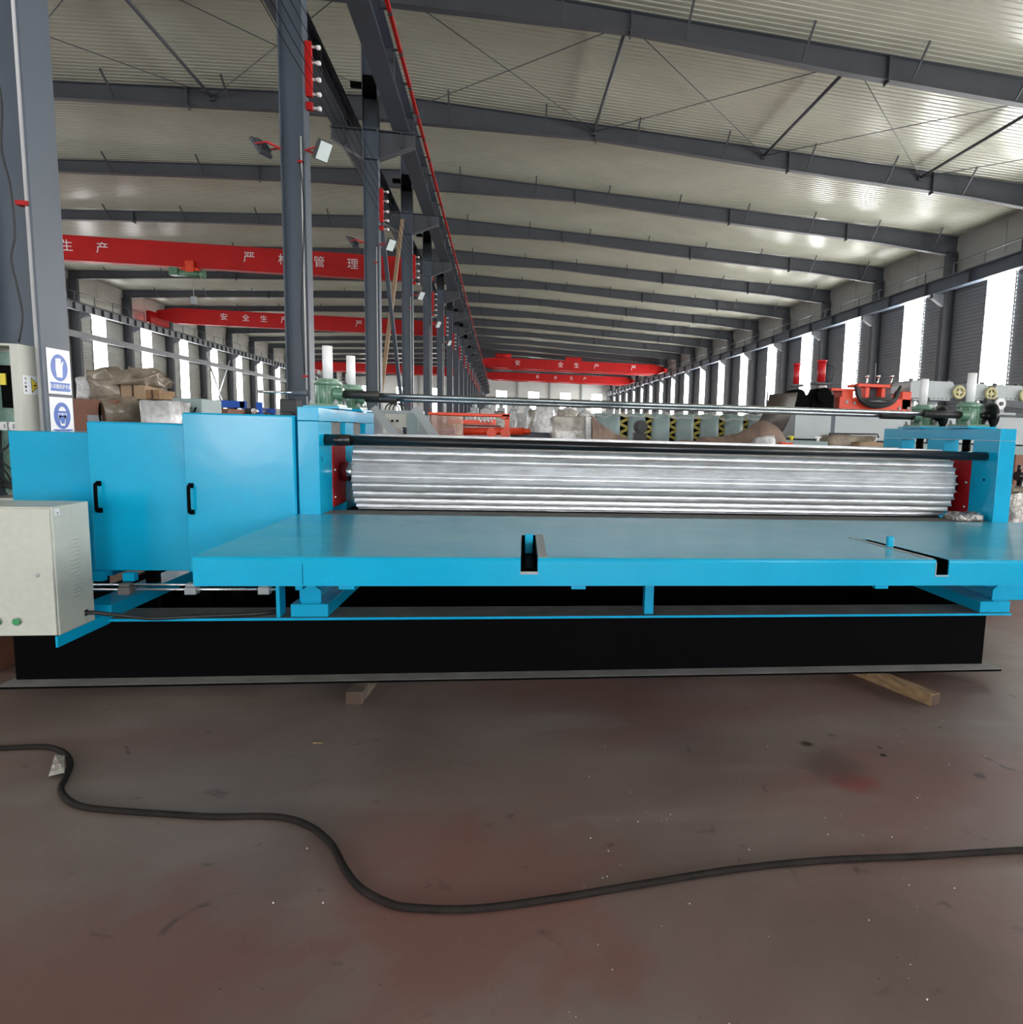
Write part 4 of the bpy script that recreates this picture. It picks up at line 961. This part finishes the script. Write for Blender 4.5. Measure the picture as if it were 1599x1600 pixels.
# ---- orange-red machine
Yo = 9.0
t = thing('orange_machine', 'bright orange-red machine with a long round tube, partly under film', 'machine', (at(745, 665, Yo).x, Yo+.2, 0)); o_ = tuple(t.location)
def ob(x0, x1, yt, yb, d0, d1, name, m_='orange', **k):
    a, b = at(x0, (yt+yb)/2, Yo+d0), at(x1, (yt+yb)/2, Yo+d0)
    return g_(name, MB().box(a.x, b.x, Yo+d0, Yo+d1, zat((x0+x1)/2, yb, Yo+d0), zat((x0+x1)/2, yt, Yo+d0)), m_, bevel=.006, **k)
ob(669, 797, 645.5, 650, 0, .5, 'top_beam'); ob(700, 775, 656, 663, .02, .12, 'middle_beam')
ob(680, 797, 681, 690, 0, .5, 'bottom_beam'); ob(724, 783, 664, 667, .2, .24, 'painted_shadow', 'board')  # red-brown strip added as painted shadow between middle beam and tube
ob(784, 797, 646, 655, 0, .5, 'end_bracket'); ob(789, 796, 652, 690, 0, .06, 'end_bracket'); ob(766, 774, 655, 664, -.02, .02, 'lug')
A, B = at(724, 674, Yo+.05), at(818, 674, Yo+.05)
g_('round_tube', MB().cyl((A.x, Yo+.08, A.z), (B.x, Yo+.08, B.z), .048, 18).cyl((B.x, Yo+.08, B.z), (B.x+.09, Yo+.08, B.z), .036, 14), 'orange')
for px in (768, 790): q = at(px, 676, Yo); g_('clamp_lug', MB().cyl((q.x, Yo-.02, q.z), (q.x, Yo+.12, q.z), .062, 14), 'orange')
q = at(700, 660, Yo)
ob(691, 710, 661, 678, .1, .3, 'grey_housing', 'steel_pale'); ob(690, 711, 671, 678, .06, .1, 'blue_base', 'cloth')
fm = mat('thin_brown_film', (.62, .34, .25), .25, var=.2, bump=.5, bscale=12); fm.node_tree.nodes['Principled BSDF'].inputs['Alpha'].default_value = .45
a, b, z = ext(673, 724, 650, Yo-.03)
g_('protective_film', MB().box(a, b, Yo-.03, Yo-.027, zat(700, 683, Yo), z), fm)
for k in range(4): q = at(750+6*k, 656, Yo-.02); g_('white_tie', MB().cyl((q.x, Yo-.02, q.z), (q.x+.02, Yo-.01, q.z-.03), .012, 8), 'white')
for px in (684, 790): q = at(px, 690, Yo).x; g_('leg', MB().box(q-.05, q+.05, Yo+.05, Yo+.45, 0, zat(700, 690, Yo)), 'steel_pale')
a, b, z = ext(798, 866, 676, Yo+.3)
tag(obj('grey_beam', MB().ibeam_y(0, 1, 0, 1, 0, 1) if False else MB().box(a, b, Yo+.3, Yo+.32, z-.12, z).box(a, b, Yo+.25, Yo+.37, z-.002, z+.006).box(a, b, Yo+.25, Yo+.37, z-.13, z-.12).box(a+.05, a+.15, Yo+.26, Yo+.36, 0, z-.13).box(b-.15, b-.05, Yo+.26, Yo+.36, 0, z-.13), 'steel'), 'blue-grey beam lying between orange machine and wrapped block', 'beam')
# ---- wrapped block and tarpaulin
wrapped('square block in cloudy plastic film left of the brown tarpaulin', 864, 921, 651, 8.6, .7, 'film', 0, .015, 21, freq=5, name='wrapped_block')
wrapped('white crumpled film edge hanging beside the wrapped block', 916, 928, 652, 8.5, .25, 'film_white', 0, .03, 22, name='plastic_film', cat='film')
def tarp():
    Yt = 8.5; prof = [(918, 652), (935, 664), (955, 676), (975, 683), (1000, 687), (1040, 688), (1080, 686), (1110, 682), (1140, 676), (1160, 668), (1172, 658), (1182, 655), (1192, 659), (1204, 672), (1216, 690), (1222, 702)]
    mb = MB(); NJ = 12; cols = []
    xs = [918+304*i/120 for i in range(121)]
    def yt(x):
        for (a, b), (c, d) in zip(prof, prof[1:]):
            if a <= x <= c: return b+(d-b)*(x-a)/(c-a)
        return prof[-1][1]
    for x in xs:
        X = at(x, 670, Yt+.4).x; zt = zat(x, yt(x), Yt+.4); col_ = []
        for j in range(NJ+1):
            t_ = j/NJ
            y = Yt-.15+.75*t_; h = zt*(1-.55*abs(t_-.4)**2*2.2)
            if j == 0: h = zt*.70
            nz = noise.noise_vector(Vector((X*5.5, y*2, 3)))*.05+noise.noise_vector(Vector((X*16+y*6, y*3, 9)))*.03
            col_.append(len(mb.v)); mb.v.append((X+nz.x, y, h+nz.z*.8))
        col_.insert(0, len(mb.v)); mb.v.append((X, Yt-.22, 0.0)); col_.append(len(mb.v)); mb.v.append((X, Yt+.65, 0))
        cols.append(col_)
    for a, b in zip(cols, cols[1:]):
        for j in range(len(a)-1): mb.f.append((a[j], b[j], b[j+1], a[j+1])); mb.sm.append(True)
    mb.f.append(tuple(cols[0])); mb.f.append(tuple(reversed(cols[-1]))); mb.sm += [False, False]
    return mb
tag(obj('tarpaulin', tarp(), 'tarp'), 'brown tarpaulin draped over a long low load behind the roller', 'tarpaulin')
wrapped('white wrapped lump lying against the right end of the tarpaulin', 1180, 1222, 684, 8.05, .3, 'film_white', 0, .05, 31, freq=5)
q = at(1000, 667, 10.2)
tag(obj('dark_drum', MB().cyl((q.x, 10.1, q.z), (q.x+.03, 10.35, q.z), .10, 24).cyl((q.x, 10.06, q.z), (q.x, 10.1, q.z), .07, 20).box(q.x-.1, q.x+.1, 10.15, 10.25, 0, q.z-.09), 'rubber'), 'dark round motor in front of the row of grey machine stands', 'motor')
# ---- row of grey machine stands with yellow black adjusters
edges = [(936, 966), (986, 1002), (1019, 1045), (1060, 1084), (1099, 1122), (1137, 1160), (1176, 1200)]
Ym = 12.5
for k, (xa, xb) in enumerate([(934, 970), (983, 1010), (1021, 1048), (1059, 1086), (1097, 1125), (1135, 1163), (1172, 1198)]):
    a, b, z = ext(xa, xb, 645+.6*k, Ym)
    t = thing('machine_stand', 'grey-green roll forming stand behind the tarpaulin, %s from its left' % (['first']+ORD[1:])[k], 'machine', ((a+b)/2, Ym+.3, 0), 0, 'grey-green stands behind the tarpaulin'); o_ = tuple(t.location)
    g_('stand_body', lump(a, b, Ym, Ym+.5, 0, z, .008, (4, 3, 6), k), 'green_grey')
    c = at((xb+[983, 1021, 1059, 1097, 1135, 1172, 1206][k])/2, 660, Ym); 
    g_('link_bar', MB().box(b+.03, c.x+.09, Ym+.2, Ym+.3, 0, z-.03), 'black')
    for q in range(5):
        zz = zat(1000, 682-8*q, Ym)+(.0)
        ad = MB().bar((c.x-.075, Ym+.1, zz-.035), (c.x+.075, Ym+.1, zz+.035), .05, .05) if q % 2 else MB().bar((c.x-.075, Ym+.1, zz+.035), (c.x+.075, Ym+.1, zz-.035), .05, .05)
        g_('adjuster', ad, 'olive_yellow')
cv = MB(); xs = [915+8.0*i for i in range(38)]
for i, x in enumerate(xs):
    A = at(x, 643+.03*(x-915)+2*math.sin(i*1.9)+1.5*math.sin(i*.7), Ym-.05)
    for j in range(5):
        cv.v.append((A.x, Ym-.04+.14*j, A.z-(.0 if j else .10)+.02*math.sin(i*1.3+j)+.03))
for i in range(len(xs)-1):
    for j in range(4): cv.f.append((i*5+j, (i+1)*5+j, (i+1)*5+j+1, i*5+j+1)); cv.sm.append(True)
fw_ = mat('loose_clear_film', (.8, .82, .82), .12, var=.2, bump=.6, bscale=10); fw_.node_tree.nodes['Principled BSDF'].inputs['Alpha'].default_value = .4
tag(obj('plastic_film', cv, fw_), 'clear plastic film thrown over the row of grey-green stands', 'film')
# ---- far rows of wrapped machines in the right hall
fr_ = random.Random(3)
spots = [(703, 722, 648), (726, 745, 643), (748, 768, 640), (772, 790, 642), (795, 812, 640), (806, 826, 645), (828, 846, 640), (838, 868, 630), (850, 880, 645), (872, 905, 640), (905, 935, 644)]
for k, (xa, xb, yt) in enumerate(spots):
    Yq = 22+((k*5) % 7)*1.6
    wrapped('pale wrapped machine beyond the orange machine, %s in its row from the left' % (['first']+ORD[1:])[k], xa, xb, yt, Yq, .9, 'film_white' if k % 3 else 'film', 0, .06, 40+k, group='wrapped machines far down the right hall', name='wrapped_machine', cat='machine', freq=2.5, n=(5, 3, 7))
for k in range(9):
    a, b, z = ext(735+21*k, 748+21*k, 637, 36)
    tag(obj('grey_stand', MB().box(a, b, 36, 36.6, 0, z).cyl(((a+b)/2, 36.3, z), ((a+b)/2, 36.3, z+.25), .12, 10), 'grey_mach', bevel=.02), 'far grey machine stand, %s of its row from the left' % (['first']+ORD[1:])[k], 'machine', 'far grey stands')
a, b, z = ext(480, 560, 640, 30)
for k, px in enumerate((540, 556, 612, 652)):
    a, b, z = ext(px, px+13, 650, 23)
    tag(obj('far_crate', lump(a, b, 23, 23.7, 0, z, .04, (4, 3, 5), 60+k), 'grey_mach' if k % 2 else 'film'), 'far pale crate in the left hall, %s from the left beside the central columns' % (['first']+ORD[1:])[k], 'crate', 'far crates between the central columns')
# ---- dark curved sheet
A, B, C_, D_ = at(1203, 616, 9.44), at(1247, 613, 9.44), at(1214, 690, 9.32), at(1176, 672, 9.32)
mb = MB(); N_ = 10
for i in range(N_+1):
    t_ = i/N_; L_ = A.lerp(D_, t_); R_ = B.lerp(C_, t_); bow = .12*math.sin(math.pi*t_)
    for p in (L_, R_): mb.v += [(p.x, p.y-bow, p.z), (p.x, p.y-bow+.012, p.z)]
for i in range(N_):
    a_ = 4*i; b_ = 4*(i+1)
    mb.f += [(a_, a_+2, b_+2, b_), (a_+1, b_+1, b_+3, a_+3), (a_, b_, b_+1, a_+1), (a_+2, a_+3, b_+3, b_+2)]; mb.sm += [True, True, False, False]
mb.f += [(0, 1, 3, 2), (4*N_, 4*N_+2, 4*N_+3, 4*N_+1)]; mb.sm += [False, False]
t = thing('guide_chute', 'dark brown curved metal chute leaning at the left end of the light grey machine', 'chute', (A.x, 9.0, 0)); o_ = tuple(t.location)
g_('chute_plate', mb, 'dark_sheet')
g_('chute_frame', MB().box(A.x+.1, A.x+.2, 9.38, 9.43, 0, A.z-.1).box(C_.x-.2, C_.x-.1, 9.22, 9.3, 0, C_.z+.05), 'steel_dark')
tag(obj('bright_post', MB().box(at(1198.5, 640, 9.6).x-.01, at(1198.5, 640, 9.6).x+.01, 9.6, 9.62, 0, zat(1198, 612, 9.6)), 'steel_pale'), 'thin bright upright post left of the dark chute', 'post')
# ---- long light grey machine on the right with stands, red unit on top
Yr = 9.5
a, b, z = ext(1244, 1700, 640, Yr); zt_ = zat(1340, 643, Yr)
t = thing('light_grey_machine', 'long light grey roll forming machine behind the right portal frame', 'machine', (a+2, Yr+.6, 0)); o_ = tuple(t.location)
zt2 = zat(1420, 646, Yr)
x302 = at(1302, 660, Yr).x; x450 = at(1450, 660, Yr).x
lowz = zat(1340, 688, Yr)
g_('side_panel', MB().box(a, x302-.03, Yr, Yr+1.1, lowz, zt2), 'grey_mach', bevel=.006)
g_('side_panel', MB().box(x302+.03, x450, Yr, Yr+1.1, lowz, zt2), 'grey_mach', bevel=.006)
g_('side_panel', MB().box(x450+.05, b+2.5, Yr, Yr+1.1, lowz, zt2), 'grey_mach', bevel=.006)
g_('seam_post', MB().box(x302-.03, x302+.03, Yr+.01, Yr+1, lowz, zt2-.01), 'steel')
g_('base_frame', MB().box(a-.4, b+2.5, Yr+.1, Yr+1.0, 0, .35).box(a-.3, b+2.5, Yr-.05, Yr+.1, lowz-.16, lowz-.02), 'green_grey')
g_('dark_underside', MB().box(a+.1, b+2.3, Yr+.2, Yr+.9, .35, lowz), 'steel_dark')
g_('top_plate', MB().box(a, b+2.5, Yr-.03, Yr+1.13, zt2, zt2+.03), 'steel_dark')
# stands on the right half
hexes = [(1424, 1446), (1451, 1492), (1512, 1545), (1556, 1600), (1612, 1655)]
for k, (xa, xb) in enumerate(hexes):
    Yh = Yr+.25
    a_, b_, z1_ = ext(xa, xb, 594+.03*(xa-1420)*2, Yh); zb_ = zat(xa, 623, Yh)-.02
    st = g_('stand_housing', MB().prism([(a_, zb_+.06), (a_+.06, zb_), (b_-.06, zb_), (b_, zb_+.06), (b_, z1_-.04), (b_-.03, z1_), (a_+.03, z1_), (a_, z1_-.04)], 'y', Yh, Yh+.5), 'grey_mach', bevel=.006)
    c = (a_+b_)/2
    g_('stand_neck', MB().cyl((c, Yh+.25, zt2+.03), (c, Yh+.25, zb_), .11, 20).box(c-.2, c+.2, Yh+.05, Yh+.45, zt2+.03, zt2+.08), 'grey_mach', st)
    bb = MB()
    for q in range(6): bb.cyl((a_+.05+(b_-a_-.1)*q/5, Yh-.012, zb_+.03), (a_+.05+(b_-a_-.1)*q/5, Yh, zb_+.03), .008, 6)
    for q in (0, 1): bb.box(a_+.02+(b_-a_-.1)*q, a_+.07+(b_-a_-.1)*q, Yh+.05, Yh+.1, z1_, z1_+.03)
    g_('bolt_row', bb, 'steel_dark', st)
for px in (1499, 1549, 1603):
    q = at(px, 613+.05*(px-1499), Yr+.2); ring = []
    for k in range(17): an = k*math.pi/8; ring.append((q.x+.085*math.cos(an), q.y, q.z+.085*math.sin(an)))
    g_('hand_wheel', MB().tube(ring, .024, 8).cyl((q.x, q.y-.02, q.z), (q.x, q.y+.1, q.z), .03, 12).bar((q.x-.085, q.y, q.z), (q.x+.085, q.y, q.z), .025, .02).bar((q.x, q.y, q.z-.085), (q.x, q.y, q.z+.085), .025, .02, (1, 0, 0)), 'pale_yellow')
q = at(1561, 631, Yr-.1)
g_('flange_disc', MB().cyl((q.x, q.y-.05, q.z), (q.x, q.y, q.z), .085, 28), 'white'); g_('flange_hub', MB().cyl((q.x, q.y-.07, q.z), (q.x, q.y-.05, q.z), .03, 20).cyl((q.x, q.y, q.z), (q.x, q.y+.4, q.z), .06, 16), 'steel_dark')
g_('arm', MB().bar((at(1540, 628, Yr).x, Yr, zat(1540, 628, Yr)), (at(1600, 640, Yr).x, Yr, zat(1600, 634, Yr)), .08, .1), 'steel_dark')
# ---- red hydraulic unit on the grey machine
Yu = Yr+.2; zt3 = zt2+.031
t = thing('red_hydraulic_unit', 'red hydraulic shear unit with hoses standing on the light grey machine', 'machine', (at(1365, 630, Yu).x, Yu+.3, zt3)); o_ = tuple(t.location)
def ru(x0, x1, yt, yb, d0, d1, name, m_='red', bev=.005):
    A, B = at(x0, (yt+yb)/2, Yu+d0), at(x1, (yt+yb)/2, Yu+d0)
    z1_, z0_ = zat((x0+x1)/2, yt, Yu+d0), max(zt3, zat((x0+x1)/2, yb, Yu+d0))
    return g_(name, MB().box(A.x, B.x, Yu+d0, Yu+d1, z0_, z1_), m_, bevel=bev)
ru(1312, 1424, 622, 641, 0, .5, 'base_plate', 'orange'); ru(1300, 1340, 607, 611, 0, .3, 'arm_plate', 'orange'); ru(1316, 1334, 609, 624, .02, .3, 'block', 'orange')
ru(1342, 1392, 600, 605, .0, .35, 'top_plate', 'orange'); ru(1353, 1359, 604, 624, .05, .2, 'post', 'orange'); ru(1378, 1384, 604, 624, .05, .2, 'post', 'orange'); ru(1410, 1424, 612, 640, 0, .3, 'end_plate', 'orange')
ru(1360, 1378, 606, 622, .2, .3, 'valve_block', 'steel_dark'); ru(1392, 1406, 604, 616, .2, .3, 'pale_cover', 'steel_pale'); ru(1414, 1424, 602, 612, .2, .4, 'pale_cover', 'beige_box')
for px, yb in ((1324, 620), (1336, 622), (1406, 630), (1420, 630)):
    q = at(px, yb+8, Yu-.01); g_('bolt_head', MB().cyl((q.x, Yu-.015, q.z), (q.x, Yu, q.z), .022, 12), 'steel_pale')
for px in (1355, 1372, 1393):
    q = at(px, 600, Yu+.12); q2 = at(px, 588, Yu+.12); g_('clamp_screw', MB().cyl((q.x, Yu+.12, q.z-.05), (q.x, Yu+.12, q2.z), .011, 8).cyl((q.x, Yu+.12, q2.z-.02), (q.x, Yu+.12, q2.z+.02), .028, 12), 'chrome')
q = at(1367, 600, Yu+.2); g_('aerial_rod', MB().cyl((q.x, Yu+.2, q.z), (q.x, Yu+.2, zat(1367, 565, Yu)), .007, 6), 'steel_pale')
for k in range(7):
    A, B, C2 = at(1336+k*1.2, 603+k*1.2, Yu-.06), at(1372, 637-k*2.6, Yu-.12), at(1408-k*1.2, 603+k*1.5, Yu-.06)
    P_ = [A, A.lerp(B, .5)+Vector((-.09, 0, -.07)), B, C2.lerp(B, .5)+Vector((.09, 0, -.07)), C2]
    g_('hose', MB().tube(smooth([(p.x, p.y-.02*(k % 2), p.z) for p in P_], 7), .017, 8), 'rubber' if k != 4 else 'steel_pale')
# ---- two red hydraulic cylinders with dark motor bodies
for px, yt, yb, wd, s in ((1244, 571, 601, .055, 'smaller'), (1283, 566, 598, .075, 'larger')):
    q = at(px, yb, Yu+.1); q1 = at(px, yt, Yu+.1)
    t = thing('hydraulic_cylinder', '%s red upright hydraulic cylinder on a dark body on the grey machine' % s, 'cylinder', (q.x, Yu+.1, zt3)); o_ = tuple(t.location)
    g_('barrel', MB().cyl((q.x, Yu+.1, q.z), (q.x, Yu+.1, q1.z), wd*.8, 18).cyl((q.x, Yu+.1, q1.z), (q.x, Yu+.1, q1.z+.03), wd, 18), 'red')
    g_('bracket', MB().box(q.x-wd*1.6, q.x+wd*1.6, Yu+.0, Yu+.2, q.z-.03, q.z), 'steel_dark', bevel=.004)
    g_('body', MB().cyl((q.x, Yu-.05, (q.z+zt3)/2), (q.x, Yu+.3, (q.z+zt3)/2), (q.z-zt3)*.30, 20).box(q.x-wd*2.2, q.x+wd*2.4, Yu, Yu+.3, zt3, zt3+(q.z-zt3)*.55), 'black', bevel=.006)
    g_('hose', MB().tube(smooth([(q.x+wd, Yu+.08, q1.z-.03), (q.x+wd*2.3, Yu+.05, q1.z-.08), (q.x+wd*2, Yu+.05, q.z+.06), (q.x+wd, Yu+.05, q.z)], 6), .009, 6), 'rubber')
a, b, z = ext(1290, 1302, 592, Yu+.3)
tag(obj('clear_bottle', MB().cyl(((a+b)/2, Yu+.5, zt3), ((a+b)/2, Yu+.5, z-.06), .06, 16).cyl(((a+b)/2, Yu+.5, z-.06), ((a+b)/2, Yu+.5, z), .03, 12), 'film_white'), 'pale plastic bottle between red cylinders and hydraulic unit', 'bottle')
# ---- wrapped cushions and low rail in front
wrapped('pale brown film-wrapped roll in front of the light grey machine, left one', 1297, 1373, 680, 8.6, .35, 'film_brown', 0, .02, 71, freq=4)
wrapped('low brown wrapped roll beside the right portal frame beam', 1343, 1398, 691, 8.3, .25, 'card', 0, .02, 72, freq=4)
mb = MB().tube([at(1298, 680, 8.6), at(1296, 677.5, 8.6), at(1372, 678.5, 8.6), at(1373, 684, 8.6)], .012, 6)
t_ = tag(obj('bent_bar', mb, 'rubber'), 'thin dark bent bar lying over the wrapped roll', 'bar')
a, b, z = ext(1214, 1294, 689, 8.5)
t = thing('low_grey_rail', 'low green-grey rail with small valves between tarpaulin and wrapped roll', 'rail', (a, 8.6, 0)); o_ = tuple(t.location)
g_('rail_beam', MB().box(a, b, 8.5, 8.7, z-.06, z).box(a+.1, a+.2, 8.52, 8.68, 0, z-.06).box(b-.2, b-.1, 8.52, 8.68, 0, z-.06), 'green_grey')
for px, m_ in ((1237, 'yellow'), (1278, 'white')):
    q = at(px, 684, 8.6); g_('valve', MB().cyl((q.x, 8.6, z), (q.x, 8.6, z+.05), .022, 10).bar((q.x-.05, 8.6, z+.055), (q.x+.05, 8.6, z+.055), .02, .012), m_)
q = at(1228, 694, 8.3); tag(obj('red_block', MB().box(q.x-.08, q.x+.08, 8.25, 8.35, 0, q.z+.02), 'orange', bevel=.004), 'small orange-red block right of the tarpaulin end', 'block')
# ---- clutter right of the right portal frame
wrapped('brown bundle at the right edge behind the portal frame', 1578, 1660, 762, 6.4, .6, 'film_brown', 0, .05, 81, freq=3)
wrapped('crumpled silver plastic at the right edge beside the portal frame', 1578, 1650, 775, 5.9, .35, 'foil', 0, .06, 82, freq=5)
a, b, z = ext(1588, 1700, 712, 7.6)
tag(obj('rusty_plate', MB().box(a, b, 7.6, 7.7, 0, z), 'board'), 'rust-brown plate standing at the right edge under the grey machine', 'plate')
q = at(1592, 744, 6.6)
tag(obj('black_valve', MB().cyl((q.x-.03, 6.6, q.z), (q.x+.08, 6.6, q.z), .05, 18).cyl((q.x, 6.6, q.z+.04), (q.x, 6.6, q.z+.12), .02, 10).cyl((q.x+.02, 6.6, 0), (q.x+.02, 6.6, q.z), .03, 10), 'black_gloss'), 'black round valve on a stem at the right edge behind the portal frame', 'valve')
# dark red thing seen past the left end of the base
q = at(6, 1020, 4.6)
tag(obj('dark_red_crate', MB().box(-3.9, -2.99, 4.5, 5.0, 0, .40), 'board', bevel=.01), 'dark red crate past the left end of the black base beam', 'crate')
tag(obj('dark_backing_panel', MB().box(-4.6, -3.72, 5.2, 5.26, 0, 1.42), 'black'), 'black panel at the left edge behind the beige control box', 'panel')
